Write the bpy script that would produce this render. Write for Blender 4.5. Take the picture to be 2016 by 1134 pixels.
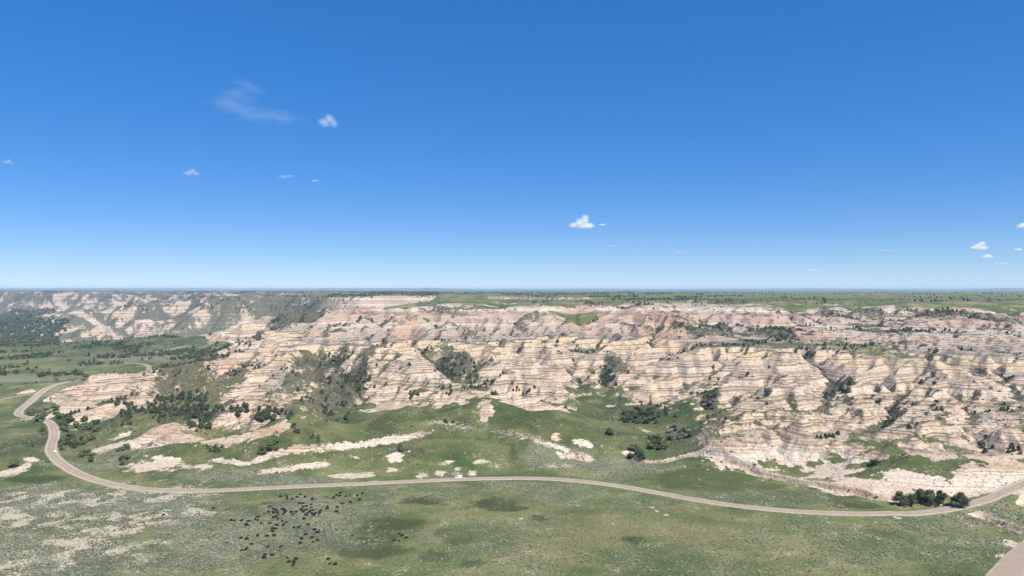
import bpy, bmesh, math, random, time
import numpy as np
from mathutils import Vector, Matrix

T0 = time.time()
scene = bpy.context.scene
for o in list(bpy.data.objects):
    bpy.data.objects.remove(o)

# ------------------------------------------------------------------ camera, sky, sun, exposure
CAM_H = 130.0            # camera height above the prairie, metres
FPX = 1440.0             # focal length in photo pixels (2016 wide)
EYE = 569.0              # photo row of the true horizon
cam_data = bpy.data.cameras.new("camera")
cam_data.sensor_width = 36.0
cam_data.lens = 36.0 * FPX / 2016.0
cam_data.shift_y = (EYE - 567.0) / 2016.0
cam_data.clip_start = 1.0
cam_data.clip_end = 200000.0
cam = bpy.data.objects.new("camera", cam_data)
scene.collection.objects.link(cam)
cam.location = (0, 0, CAM_H)
cam.rotation_euler = (math.radians(90), 0, 0)
scene.camera = cam

SUN_EL = math.radians(52)
SUN_AZ = math.radians(134)      # clockwise from +Y: right of and behind the camera
sun_dir = Vector((math.sin(SUN_AZ) * math.cos(SUN_EL), math.cos(SUN_AZ) * math.cos(SUN_EL), math.sin(SUN_EL)))
world = bpy.data.worlds.new("World")
scene.world = world
world.use_nodes = True
wn = world.node_tree
wn.nodes.clear()
sky = wn.nodes.new("ShaderNodeTexSky")
sky.sky_type = 'NISHITA'
sky.sun_disc = False
sky.sun_elevation = SUN_EL
sky.sun_rotation = SUN_AZ
sky.altitude = 800.0
sky.air_density = 0.7
sky.dust_density = 0.0
sky.ozone_density = 10.0
gam = wn.nodes.new("ShaderNodeGamma"); gam.inputs[1].default_value = 0.5      # the camera's flat tone curve
hsv = wn.nodes.new("ShaderNodeHueSaturation"); hsv.inputs["Hue"].default_value = 0.513; hsv.inputs["Saturation"].default_value = 1.64; hsv.inputs["Value"].default_value = 1.32
wn.links.new(sky.outputs[0], gam.inputs[0]); wn.links.new(gam.outputs[0], hsv.inputs["Color"])
bg = wn.nodes.new("ShaderNodeBackground")
bg.inputs["Strength"].default_value = 0.15
wo = wn.nodes.new("ShaderNodeOutputWorld")
wn.links.new(hsv.outputs[0], bg.inputs[0])
wn.links.new(bg.outputs[0], wo.inputs[0])
sl = bpy.data.lights.new("sun", 'SUN')
sl.energy = 5.0
sl.angle = math.radians(0.53)
sl.color = (1.0, 0.94, 0.84)
sun = bpy.data.objects.new("sun", sl)
scene.collection.objects.link(sun)
sun.rotation_euler = sun_dir.to_track_quat('Z', 'Y').to_euler()
sun.location = (300, -300, 900)
scene.view_settings.view_transform = 'Standard'
scene.view_settings.look = 'None'
scene.view_settings.exposure = 0.75
scene.view_settings.gamma = 1.0
scene.cycles.max_bounces = 6
scene.cycles.diffuse_bounces = 3
scene.cycles.volume_bounces = 4
scene.cycles.transparent_max_bounces = 8

# ------------------------------------------------------------------ numeric helpers
RNG = np.random.default_rng(11)

def _hash(ix, iy, seed):
    h = (ix.astype(np.int64) * 374761393 + iy.astype(np.int64) * 668265263 + seed * 1442695041) & 0xFFFFFFFF
    h = ((h ^ (h >> 13)) * 1274126177) & 0xFFFFFFFF
    h = ((h ^ (h >> 16)) * 2246822519) & 0xFFFFFFFF
    return (h ^ (h >> 15))

def perlin(x, y, seed=0):
    xi = np.floor(x); yi = np.floor(y)
    fx = (x - xi).astype(np.float32); fy = (y - yi).astype(np.float32)
    xi = xi.astype(np.int64); yi = yi.astype(np.int64)
    def g(a, b, dx, dy):
        ang = (_hash(a, b, seed) & 1023).astype(np.int64)
        return _COS[ang] * dx + _SIN[ang] * dy
    u = fx * fx * fx * (fx * (fx * 6 - 15) + 10)
    v = fy * fy * fy * (fy * (fy * 6 - 15) + 10)
    n00 = g(xi, yi, fx, fy); n10 = g(xi + 1, yi, fx - 1, fy)
    n01 = g(xi, yi + 1, fx, fy - 1); n11 = g(xi + 1, yi + 1, fx - 1, fy - 1)
    a = n00 + u * (n10 - n00); b = n01 + u * (n11 - n01)
    return (a + v * (b - a)) * 1.5

_A = np.arange(1024) * (2 * math.pi / 1024)
_COS = np.cos(_A).astype(np.float32); _SIN = np.sin(_A).astype(np.float32)

def fbm(x, y, wl, oct=4, seed=0, gain=0.5):
    s = 0; a = 1.0; t = 0
    for k in range(oct):
        s = s + a * perlin(x / wl + 17.3 * k, y / wl - 9.1 * k, seed + k)
        t += a; a *= gain; wl *= 0.5
    return s / t

def ss(a, b, x):
    t = np.clip((x - a) / (b - a), 0, 1)
    return t * t * (3 - 2 * t)

def bil(grid, x0, y0, d, X, Y):
    """bilinear lookup in grid[iy, ix]"""
    ny, nx = grid.shape
    fx = np.clip((X - x0) / d, 0, nx - 1.001); fy = np.clip((Y - y0) / d, 0, ny - 1.001)
    ix = fx.astype(np.int32); iy = fy.astype(np.int32)
    fx = (fx - ix).astype(np.float32); fy = (fy - iy).astype(np.float32)
    a = grid[iy, ix] * (1 - fx) + grid[iy, ix + 1] * fx
    b = grid[iy + 1, ix] * (1 - fx) + grid[iy + 1, ix + 1] * fx
    return a * (1 - fy) + b * fy

def upsample(z, ny, nx):
    oy, ox = z.shape
    Y, X = np.meshgrid(np.linspace(0, oy - 1, ny), np.linspace(0, ox - 1, nx), indexing='ij')
    return bil(z, 0, 0, 1.0, X, Y)

def at(px, py, z):
    """photo point whose elevation is known -> place on the land"""
    Y = FPX * (CAM_H - z) / (py - EYE)
    return ((px - 1008.0) / FPX * Y, Y)

# ------------------------------------------------------------------ survey of the land: columns of (row, elevation)
SURVEY = {
 -300: [(1134,3),(1000,2),(920,4),(850,4),(800,3),(775,9),(750,2),(710,2),(670,3),(640,-2),(620,-3),(606,30),(596,70),(586,98),(578,108)],
 50:  [(1134,3),(1000,1),(930,3),(890,8),(850,5),(820,3),(800,3),(777,10),(750,3),(710,3),(680,6),(662,4),(650,-2),(632,-3),(617,-2),(607,30),(597,66),(588,92),(580,106)],
 200: [(1134,2),(1000,1),(950,1),(900,3),(870,5),(850,8),(830,11),(805,17),(785,21),(762,29),(742,7),(710,7),(690,10),(672,14),(655,12),(640,18),(628,38),(612,62),(596,85),(584,102)],
 310: [(1134,1),(1000,1),(950,1),(905,6),(880,8),(850,13),(830,14),(800,17),(770,24),(735,36),(722,8),(700,9),(680,14),(660,26),(645,28),(630,46),(612,70),(597,90),(584,104)],
 400: [(1134,0),(1000,0),(950,1),(905,6),(880,10),(855,13),(835,16),(805,22),(780,27),(750,33),(718,42),(704,20),(690,14),(675,16),(660,22),(648,30),(632,50),(612,76),(595,96),(582,105)],
 490: [(1134,0),(1000,0),(950,1),(915,5),(890,9),(865,13),(845,18),(820,25),(790,32),(760,40),(735,47),(712,50),(698,30),(682,24),(668,30),(652,48),(632,70),(612,90),(598,101),(586,105)],
 580: [(1134,0),(1000,0),(955,1),(925,4),(900,8),(870,14),(848,18),(832,22),(800,31),(760,43),(720,54),(700,57),(680,62),(650,73),(622,88),(603,100),(588,105)],
 680: [(1134,0),(1000,0),(950,1),(920,3),(900,6),(870,12),(845,15),(820,18),(800,20),(780,25),(750,35),(720,46),(700,53),(680,60),(650,73),(622,88),(606,99),(590,104)],
 800: [(1134,0),(1000,0),(945,1),(915,3),(885,8),(855,13),(828,19),(808,22),(795,20),(785,23),(765,29),(740,39),(706,53),(696,55),(672,62),(650,72),(630,85),(611,98),(600,102),(586,105)],
 1000:[(1134,0),(1000,0),(940,1),(905,4),(882,8),(860,12),(835,17),(812,20),(800,22),(780,27),(750,38),(722,47),(700,54),(680,60),(660,68),(640,79),(620,91),(607,99),(598,103),(584,105)],
 1150:[(1134,0),(1000,0),(950,0),(905,2),(880,7),(850,12),(825,14),(800,15),(775,20),(750,26),(725,35),(700,49),(680,58),(660,66),(640,78),(622,90),(608,99),(596,103),(582,104)],
 1300:[(1134,0),(1000,0),(960,0),(910,2),(880,5),(850,9),(820,13),(795,16),(775,21),(755,30),(730,40),(700,52),(680,58),(665,62),(642,74),(622,88),(606,99),(595,103),(582,104)],
 1450:[(1134,0),(1000,0),(965,0),(922,3),(895,9),(870,15),(845,22),(825,26),(806,28),(792,30),(770,36),(740,46),(702,58),(682,61),(668,64),(642,76),(622,89),(605,100),(595,103),(582,104)],
 1600:[(1134,0),(1000,0),(950,2),(920,4),(890,11),(865,17),(840,23),(822,27),(806,29),(793,31),(770,39),(740,48),(702,60),(686,62),(668,66),(642,77),(622,90),(604,101),(594,103),(582,104)],
 1750:[(1134,0),(1000,0),(975,1),(945,6),(915,11),(885,17),(860,20),(840,27),(815,29),(785,35),(755,43),(725,53),(700,60),(685,63),(665,68),(642,78),(622,90),(603,102),(592,104),(582,104)],
 1900:[(1134,0),(1010,0),(980,1),(955,6),(925,13),(900,17),(870,22),(845,26),(815,28),(790,34),(760,42),(728,52),(702,60),(686,63),(662,70),(642,79),(622,91),(602,103),(592,104),(582,104)],
 2050:[(1134,1),(1030,0),(985,1),(955,8),(925,14),(895,20),(865,26),(835,30),(810,30),(785,35),(755,43),(725,53),(702,60),(686,63),(662,70),(642,79),(622,91),(602,103),(592,104),(582,104)],
 2400:[(1134,1),(1030,1),(985,3),(945,10),(905,18),(865,26),(825,30),(785,36),(745,47),(705,60),(686,63),(662,70),(642,79),(622,91),(602,103),(592,104),(582,104)],
}
_pts = []
for px, col in SURVEY.items():
    last = 0
    for py, z in col:
        x, y = at(px, py, z)
        y = max(y, last + 8.0)            # keep every column running away from the camera
        last = y
        _pts.append((px / 360.0, math.log(y) * 3.2, z))
    for yy in (9000, 20000):
        if last < yy * 0.8:
            _pts.append((px / 360.0, math.log(yy) * 3.2, 105.0))
_P = np.array(_pts)
_n = len(_P)
_D = np.sqrt(((_P[:, None, :2] - _P[None, :, :2]) ** 2).sum(-1))
_M = np.zeros((_n + 1, _n + 1)); _M[:_n, :_n] = -_D; _M[:_n, _n] = 1; _M[_n, :_n] = 1
_M[:_n, :_n] += np.eye(_n) * -0.02
_W = np.linalg.solve(_M, np.append(_P[:, 2], 0))

# regular lookup table in (photo column, log distance)
LU = np.linspace(-900, 3000, 391); LV = np.linspace(math.log(30), math.log(30000), 900)
_gu, _gv = np.meshgrid(LU / 360.0, LV * 3.2)
BASE_T = np.full(_gu.shape, _W[_n])
for k in range(_n):
    BASE_T -= _W[k] * np.sqrt((_gu - _P[k, 0]) ** 2 + (_gv - _P[k, 1]) ** 2)
BASE_T = np.minimum(BASE_T, 107.0)

def survey_z(X, Y):
    Yc = np.clip(Y, 31, 29000)
    u = np.clip(1008.0 + X / Yc * FPX, -890, 2990)
    return bil(BASE_T, 0, 0, 1.0, (u - LU[0]) / (LU[1] - LU[0]), (np.log(Yc) - LV[0]) / (LV[1] - LV[0]))

# gullies, washes and the creek: polylines through (column, row, elevation), depth, half width
def line(pts):
    return np.array([at(*p) for p in pts])

GULLIES = [
 (line([(610,690,58),(632,715,54),(648,745,44),(668,780,33),(692,815,22),(720,850,15),(700,880,11),(650,895,8)]), 12, 22),
 (line([(690,690,57),(705,722,49),(722,750,38),(745,778,28),(770,795,20)]), 9, 16),
 (line([(815,640,76),(845,672,63),(880,700,55),(915,722,48),(950,748,38),(1000,765,30),(1060,790,19),(1120,815,13)]), 11, 18),
 (line([(935,665,67),(942,690,58),(950,715,50),(955,740,40)]), 6, 11),
 (line([(1165,690,52),(1185,712,44),(1195,738,33),(1200,762,24),(1185,790,16),(1225,815,12),(1290,840,9),(1320,862,7),(1285,885,5),(1262,905,2)]), 8, 22),
 (line([(1090,690,55),(1100,720,44),(1120,750,30),(1150,775,20)]), 6, 12),
 (line([(1130,692,54),(1138,720,42),(1135,745,31)]), 4, 9),
 (line([(1385,750,42),(1400,780,30),(1390,815,20),(1345,845,10)]), 8, 14),
 (line([(1640,700,58),(1630,740,48),(1625,780,36),(1600,805,27)]), 6, 11),
 (line([(1880,740,49),(1900,780,37),(1915,820,24),(1910,860,16),(1935,905,10),(1985,955,4)]), 11, 15),
 (line([(1450,700,57),(1455,740,45),(1440,780,33),(1400,800,24)]), 5, 10),
 (line([(1770,735,50),(1760,775,38),(1735,815,28),(1690,850,19),(1660,905,8)]), 7, 12),
 (line([(880,800,20),(860,818,17),(880,838,13),(950,846,11),(1040,860,8),(1110,882,4),(1165,905,1)]), 3, 12),
 (line([(330,735,34),(340,770,24),(345,800,16),(330,830,12),(270,850,7),(190,860,5),(150,880,3)]), 7, 20),
 (line([(430,740,38),(420,775,26),(395,805,17),(350,830,12)]), 8, 16),
]
CREEK = line([(1240,898,0),(1262,905,0),(1300,910,0),(1350,914,0),(1400,919,0),(1440,925,0),(1480,934,0),(1530,945,0),(1580,953,0),(1640,965,0),(1700,977,0),(1750,985,0),(1800,988,0),(1850,994,0)])
CREEK2 = line([(1850,994,0),(1900,1003,0),(1950,1018,0),(1990,1035,0),(2030,1048,0),(2120,1070,0)])
ROAD_PX = [(140,773.5),(118,778.5),(88,786),(62,796),(45,804),(36,812),(40,819),(56,826),(80,833),(98,842),(106,853),(107,866),(103,879),(100,892),(106,906),(124,920),(158,935),(205,948),(260,957),(320,961),(400,961),(500,957),(600,952.5),(700,948.5),(800,944.5),(900,941),(1000,938),(1050,937.3),(1100,938.5),(1160,943),(1220,950.5),(1300,964),(1380,978),(1460,989),(1540,997),(1620,1002),(1700,1004),(1780,1002),(1850,996),(1900,989),(1960,980),(2016,972),(2090,961),(2200,948)]

def dist_poly(X, Y, poly, reach=60.0):
    """distance and running parameter to a polyline (only near it); Y grows down the rows"""
    D = np.full(X.shape, 1e9, dtype=np.float32); S = np.zeros(X.shape, dtype=np.float32)
    yr = Y[:, 0]
    for k in range(len(poly) - 1):
        a = poly[k]; b = poly[k + 1]
        j0, j1 = np.searchsorted(yr, (min(a[1], b[1]) - reach, max(a[1], b[1]) + reach))
        if j0 >= j1:
            continue
        xs = X[j0:j1]
        c0 = np.nonzero((xs > min(a[0], b[0]) - reach).any(0))[0]; c1 = np.nonzero((xs < max(a[0], b[0]) + reach).any(0))[0]
        if not len(c0) or not len(c1) or c0[0] > c1[-1]:
            continue
        sl = (slice(j0, j1), slice(c0[0], c1[-1] + 1))
        x = X[sl]; y = Y[sl]
        d = b - a; L2 = (d ** 2).sum() + 1e-9
        t = np.clip(((x - a[0]) * d[0] + (y - a[1]) * d[1]) / L2, 0, 1)
        dd = np.hypot(x - a[0] - t * d[0], y - a[1] - t * d[1])
        better = dd < D[sl]
        D[sl] = np.where(better, dd, D[sl]); S[sl] = np.where(better, k + t, S[sl])
    return D, S

# ------------------------------------------------------------------ stream-power erosion on a regular grid
def erode(z, base, Kf, dx, iters, relax, talus, m=0.5, diff=0.02):
    ny, nx = z.shape
    N = ny * nx
    idx = np.arange(N, dtype=np.int32)
    offs = [(-1, -1), (-1, 0), (-1, 1), (0, -1), (0, 1), (1, -1), (1, 0), (1, 1)]
    A = None
    Kr = Kf.ravel()
    for it in range(iters):
        for _ in range(4):                                   # fill little pits
            zp = np.pad(z, 1, mode='edge')
            mn = np.minimum.reduce([zp[1 + dy:1 + dy + ny, 1 + dx_:1 + dx_ + nx] for dy, dx_ in offs])
            pit = mn >= z
            pit[0] = pit[-1] = False; pit[:, 0] = pit[:, -1] = False
            if not pit.any():
                break
            z = np.where(pit, mn + 0.01, z)
        zp = np.pad(z, 1, mode='constant', constant_values=1e9)
        best = np.zeros((ny, nx), dtype=np.float32); rec = idx.reshape(ny, nx).copy(); dd = np.full((ny, nx), dx, dtype=np.float32)
        for dy, dx_ in offs:
            L = dx * math.hypot(dy, dx_)
            s = (z - zp[1 + dy:1 + dy + ny, 1 + dx_:1 + dx_ + nx]) / L
            mk = s > best
            best = np.where(mk, s, best)
            rec = np.where(mk, idx.reshape(ny, nx) + dy * nx + dx_, rec)
            dd = np.where(mk, L, dd)
        rec[0] = idx[:nx]; rec[-1] = idx[-nx:]
        rec = rec.ravel(); dd = dd.ravel()
        dep = (rec != idx).astype(np.int32); par = rec.copy()
        for _ in range(14):
            add = dep[par]
            if not add.any():
                break
            dep = dep + add; par = par[par]
        order = np.argsort(dep, kind='stable')
        cnt = np.bincount(dep); st = np.concatenate([[0], np.cumsum(cnt)])
        A = np.full(N, dx * dx, dtype=np.float64)
        for l in range(len(cnt) - 1, 0, -1):
            ii = order[st[l]:st[l + 1]]
            np.add.at(A, rec[ii], A[ii])
        zf = z.ravel().astype(np.float64)
        F = Kr * A ** m / dd
        T = talus.ravel() * dd
        for l in range(1, len(cnt)):
            ii = order[st[l]:st[l + 1]]; zr = zf[rec[ii]]
            v = (zf[ii] + F[ii] * zr) / (1 + F[ii])
            zf[ii] = np.minimum(v, zr + T[ii])
        z = zf.reshape(ny, nx)
        z = z + relax * (base - z)
        zp = np.pad(z, 1, mode='edge')
        z = z + diff * (zp[:-2, 1:-1] + zp[2:, 1:-1] + zp[1:-1, :-2] + zp[1:-1, 2:] - 4 * z)
    return z, A.reshape(ny, nx)

def warped(X, Y):
    k = ss(640, 1150, Y)
    return X + 40 * k * fbm(X, Y, 260, 3, 15), Y + k * (150 * fbm(X, Y, 330, 3, 17) + 45 * fbm(X, Y, 110, 2, 19))

# grassy knolls along the foot of the cliffs: column, row, elevation, height, half sizes in metres
MOUNDS = [(770,835,15,9,48,22),(690,862,11,5,30,16),(930,818,17,6,22,14),(985,822,17,5,18,14),(1110,838,13,8,40,20),(1060,852,11,4,24,14),(560,872,12,8,42,18),(480,885,9,5,34,14),
  (340,892,7,5,36,12),(640,850,14,5,20,14),(1330,818,12,5,30,16),(1420,905,5,4,26,9),(1855,845,25,7,24,14),(1990,850,28,6,24,12),(870,880,8,4,40,12),(760,905,4,3.5,40,9),(980,890,6,4,36,10),(1250,800,14,4,26,16),(240,840,9,5,20,14),(60,775,7,6,60,30)]
def mounds(X, Y):
    m = np.zeros(X.shape)
    for px, py, zc, up, rx, ry in MOUNDS:
        mx, my = at(px, py, zc)
        m = m + 1.4 * up * np.exp(-(np.abs((X - mx) / rx) ** 2.4 + np.abs((Y - my) / ry) ** 2.4))
    return m
def base_land(X, Y):
    wx, wy = warped(X, Y)
    calm = (1 - ss(-0.40, -0.28, X / Y)) * ss(850, 950, Y)
    z = survey_z(wx + (X - wx) * calm * 0.8, wy + (Y - wy) * calm * 0.8)
    z0 = z
    z = z + ss(8, 40, z) * (1 - ss(97, 104, z)) * (9.0 * fbm(X, Y, 210, 2, 3) + 9.0 * (0.35 - np.abs(fbm(X, Y, 150, 2, 5))))
    foot = ss(2.5, 9, z) * (1 - ss(20, 32, z)) * (1 - ss(900, 1100, Y))
    z = z + ss(4, 16, z) * 2.2 * fbm(X, Y, 70, 3, 9) + foot * (12.0 * (0.26 - np.abs(fbm(X, Y, 120, 2, 10))) + 6.0 * fbm(X, Y, 60, 2, 12))
    z = z + (0.9 + 1.6 * ss(900, 1300, Y)) * fbm(X, Y, 90, 3, 21)
    z = z + (z0 - z) * calm * 0.65
    z = z + mounds(X, Y)
    for poly, dep, w in GULLIES:
        D, S = dist_poly(X, Y, poly, 4 * w)
        t = S / (len(poly) - 1)
        z = z - dep * ss(0, 0.12, t) * (1 - 0.6 * ss(0.8, 1, t)) * np.exp(-(D / w) ** 1.3)
    return z

def badness(z, X, Y):
    u = X / Y
    lo = 13 + 4 * ss(-0.30, -0.22, u) * (1 - ss(0.10, 0.2, u)) - 8 * ss(0.24, 0.30, u) - 1.5 * (1 - ss(-0.44, -0.38, u)) + 16 * (1 - ss(-0.36, -0.27, u)) * ss(930, 1010, Y)
    b = ss(lo, lo + 10, z + 6 * fbm(X, Y, 110, 3, 31)) * (1 - ss(101.5, 104.5, z))
    return b

BEDS = ((6.1, 0.40, 0.0), (2.7, 0.12, 1.3), (14.0, 0.36, 2.0))      # thickness, strength, phase
def bed_shift(X, Y):
    """how far the beds dip and swell from place to place"""
    return 2.2 * fbm(X, Y, 420, 2, 41) + 0.5 * fbm(X, Y, 60, 2, 43)
def strata_step(z, sh, amt):
    """hard beds stand out as steep faces with narrow benches between"""
    w = z + sh
    out = z
    for per, a, ph in BEDS:
        k = 2 * math.pi / per
        out = out + amt * a / k * (np.sin(k * w + ph) - 0.25 * np.sin(2 * (k * w + ph)))
    return out

# near badlands, refined in three passes
GX0, GX1, GY0, GY1 = -1250.0, 1350.0, 480.0, 1780.0
def near_grid(dx):
    xs = np.arange(GX0, GX1 + dx * 0.5, dx); ys = np.arange(GY0, GY1 + dx * 0.5, dx)
    return np.meshgrid(xs, ys)
Zg = None
for dx, iters, relax in ((10.0, 40, 0.05), (5.0, 18, 0.06), (2.5, 9, 0.07)):
    X, Y = near_grid(dx)
    B = base_land(X, Y)
    bad = badness(B - 1.6 * mounds(X, Y), X, Y)
    K = 0.004 + 0.05 * ss(3, 10, B) + 0.30 * bad
    K = K * (0.75 + 0.5 * fbm(X, Y, 40, 2, 51))
    tal = 0.35 + 0.60 * bad + 0.3 * bad * fbm(X, Y, 120, 2, 55)
    if Zg is None:
        Zg = B + 8.0 * bad * fbm(X, Y, 70, 4, 61, 0.6)
    else:
        Zg = upsample(Zg, *X.shape) + (0.9 * dx) * bad * fbm(X, Y, dx * 5, 2, 63)
    Zg, Ag = erode(Zg, B + 9.0 * bad, K, dx, iters, relax, tal)
    print("erode", dx, X.shape, round(time.time() - T0, 1))
NEAR_D = 2.5
NEAR_Z = Zg.astype(np.float32)
NEAR_B = bad.astype(np.float32)
NEAR_A = np.log10(Ag).astype(np.float32)
_pa = np.pad(NEAR_A, 1, mode='edge')
_ma = np.maximum.reduce([_pa[a:a + NEAR_A.shape[0], b:b + NEAR_A.shape[1]] for a in range(3) for b in range(3)])
NEAR_A = 0.25 * NEAR_A + 0.75 * _ma

# far badlands beyond the valley and the broken country at the plateau's far edge
FX0, FX1, FY0, FY1, FD = -5600.0, 3600.0, 1500.0, 7200.0, 14.0
X, Y = np.meshgrid(np.arange(FX0, FX1, FD), np.arange(FY0, FY1, FD))
S0 = np.minimum(survey_z(X + 250 * fbm(X, Y, 900, 3, 70), Y + 420 * fbm(X, Y, 800, 3, 74)), 106)
hi_ = ss(6, 40, S0) * (1 - ss(-0.32, -0.10, X / Y))
B = S0 + hi_ * (26 * (0.30 - np.abs(fbm(X, Y, 620, 3, 71))) * 2.0 - 12 + 10 * fbm(X, Y, 240, 3, 75)) + 3 * fbm(X, Y, 260, 3, 76)
B = np.minimum(B, 112 + 4 * fbm(X, Y, 300, 2, 78))
leftm = 1 - ss(-0.30, -0.18, X / Y + 0.05 * fbm(X, Y, 600, 2, 77))
badf = np.maximum(ss(12, 30, B) * leftm, 0.25 * ss(0.2, 0.5, fbm(X, Y, 900, 3, 79)))
Kf = 0.002 + 0.22 * badf
FAR_Z, FAR_A = erode(B + 9 * badf * fbm(X, Y, 160, 3, 73), B + 12 * badf, Kf, FD, 24, 0.05, 0.25 + 0.5 * badf)
FAR_Z = FAR_Z.astype(np.float32); FAR_A = np.log10(FAR_A).astype(np.float32); FAR_B = badf.astype(np.float32)
print("far", round(time.time() - T0, 1))
# ------------------------------------------------------------------ the land as one height function on a fan of rows
def rows():
    ys = [40.0]
    while ys[-1] < 90000:
        y = ys[-1]
        if y < 300: d = 10
        elif y < 372: d = 2.2
        elif y < 540: d = 0.8
        elif y < 900: d = 1.25
        elif y < 1300: d = 1.6
        elif y < 2000: d = 1.6 + (y - 1300) / 700 * 3.4
        elif y < 6000: d = 5 + (y - 2000) / 4000 * 20
        else: d = y * 0.03
        ys.append(y + d)
    return np.array(ys)
RY = rows()
tc = np.linspace(-0.745, 0.745, 900)
te = 0.745 + np.cumsum(np.linspace(0.004, 0.09, 14))
RT = np.concatenate([-te[::-1], tc, te])
NR, NC = len(RY), len(RT)
print("mesh", NR, NC, NR * NC * 2)
TT, YY = np.meshgrid(RT, RY)
XX = TT * YY

def land(X, Y):
    """elevation, badlands share, log10 drained area"""
    z = survey_z(X, Y) + (0.9 + 1.6 * ss(900, 1300, Y)) * fbm(X, Y, 90, 3, 21)
    b = np.zeros_like(z); a = np.full(z.shape, 1.0)
    # far country
    m = (Y > FY0) & (Y < FY1) & (X > FX0) & (X < FX1)
    wf = ss(1640, 1760, Y) * (1 - ss(6400, 7150, Y)) * ss(FX0, FX0 + 400, X) * (1 - ss(FX1 - 400, FX1, X))
    wf = np.where(m, wf, 0)
    zf = bil(FAR_Z, FX0, FY0, FD, X, Y); z = z * (1 - wf) + zf * wf
    b = bil(FAR_B, FX0, FY0, FD, X, Y) * wf
    a = a * (1 - wf) + bil(FAR_A, FX0, FY0, FD, X, Y) * wf
    wn = ss(GY0 + 5, GY0 + 30, Y) * (1 - ss(1640, 1760, Y)) * ss(GX0, GX0 + 60, X) * (1 - ss(GX1 - 60, GX1, X))
    z = z * (1 - wn) + bil(NEAR_Z, GX0, GY0, NEAR_D, X, Y) * wn
    b = b * (1 - wn) + bil(NEAR_B, GX0, GY0, NEAR_D, X, Y) * wn
    a = a * (1 - wn) + bil(NEAR_A, GX0, GY0, NEAR_D, X, Y) * wn
    # rolling far plains with low buttes on the skyline
    wp = ss(4500, 9000, Y)
    z = z + wp * (9 * fbm(X, Y, 3500, 4, 81) + 22 * ss(0.10, 0.45, fbm(X, Y, 7000, 3, 83)))
    z = z + ss(9000, 14000, Y) * (1 - ss(26000, 32000, Y)) * 46 * ss(0.05, 0.30, fbm(X, Y, 5200, 4, 84) + 0.22 * (1 - ss(-0.62, -0.30, X / np.maximum(Y, 1))) - 0.12)
    return z, b, a

ZZ, BAD, FLOW = land(XX, YY)
SHIFT = bed_shift(XX, YY)
FARN = ss(1750, 2100, YY) * (1 - ss(6000, 7000, YY))
ZZ = ZZ + BAD * FARN * (16 * (0.22 - np.abs(perlin(XX / 130, YY / 130, 85))) + 8 * (0.22 - np.abs(perlin(XX / 55, YY / 55, 86))))
ZZ = strata_step(ZZ, SHIFT, BAD * 1.0)
ZZ = ZZ + BAD * 1.4 * (0.22 - np.abs(perlin(XX / 21 + 0.35 * perlin(XX / 40, YY / 40, 88), YY / 21, 89))) * (YY < 2200)
ZZ = ZZ + BAD * 0.35 * fbm(XX, YY, 7.0, 2, 91) * (YY < 2200) + 0.12 * fbm(XX, YY, 9.0, 2, 93) * (YY < 2200)
ZB = ZZ
# creek banks cut into the flat
for poly, dep, w in ((CREEK, 4.6, 5.6), (CREEK2, 3.6, 6.5)):
    D, S = dist_poly(XX, YY, poly, 40)
    D = D + 2.0 * perlin(XX / 15, YY / 15, 95) + 2.2 * perlin(XX / 47, YY / 47, 96)
    ZZ = ZZ - dep * (1 - ss(w * (0.55 if dep > 4 else 0.30), w, D))

# ------------------------------------------------------------------ road bed
def ground_row(px, py, near=0):
    """first row of the land met by the sight line of a photo point"""
    t = (px - 1008.0) / FPX
    f = np.clip(np.searchsorted(RT, t) - 1, 0, NC - 2); w = (t - RT[f]) / (RT[f + 1] - RT[f])
    zc = ZZ[:, f] * (1 - w) + ZZ[:, f + 1] * w
    pr = EYE + FPX * (CAM_H - zc) / RY
    hit = np.nonzero(pr[near:] <= py)[0]
    j = near + (hit[0] if len(hit) else NR - near - 1)
    if j == 0:
        return t * RY[0], RY[0], zc[0]
    k = np.clip((pr[j - 1] - py) / (pr[j - 1] - pr[j] + 1e-9), 0, 1)
    y = RY[j - 1] + k * (RY[j] - RY[j - 1])
    return t * y, y, zc[j - 1] + k * (zc[j] - zc[j - 1])

def catmull(P, step):
    P = np.array(P, dtype=float); out = []
    Q = np.vstack([2 * P[0] - P[1], P, 2 * P[-1] - P[-2]])
    for i in range(1, len(Q) - 2):
        n = max(2, int(np.linalg.norm(Q[i + 1] - Q[i]) / step))
        for k in range(n):
            t = k / n
            out.append(0.5 * (2 * Q[i] + (Q[i + 1] - Q[i - 1]) * t + (2 * Q[i - 1] - 5 * Q[i] + 4 * Q[i + 1] - Q[i + 2]) * t * t + (3 * Q[i] - Q[i - 1] - 3 * Q[i + 1] + Q[i + 2]) * t ** 3))
    out.append(P[-1])
    return np.array(out)

def resample(P, step):
    L = np.concatenate([[0], np.cumsum(np.linalg.norm(np.diff(P, axis=0), axis=1))])
    s = np.arange(0, L[-1], step)
    return np.stack([np.interp(s, L, P[:, k]) for k in range(P.shape[1])], 1)

def smooth(v, n):
    k = np.ones(n) / n
    return np.convolve(np.pad(v, (n // 2, n - 1 - n // 2), mode='edge'), k, mode='valid')

def land_at(x, y):
    """elevation of the finished ground"""
    x = np.asarray(x, dtype=float); y = np.asarray(y, dtype=float)
    t = x / y
    f = np.clip(np.searchsorted(RT, t) - 1, 0, NC - 2); w = np.clip((t - RT[f]) / (RT[f + 1] - RT[f]), 0, 1)
    r = np.clip(np.searchsorted(RY, y) - 1, 0, NR - 2); v = np.clip((y - RY[r]) / (RY[r + 1] - RY[r]), 0, 1)
    return (ZZ[r, f] * (1 - w) + ZZ[r, f + 1] * w) * (1 - v) + (ZZ[r + 1, f] * (1 - w) + ZZ[r + 1, f + 1] * w) * v

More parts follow.
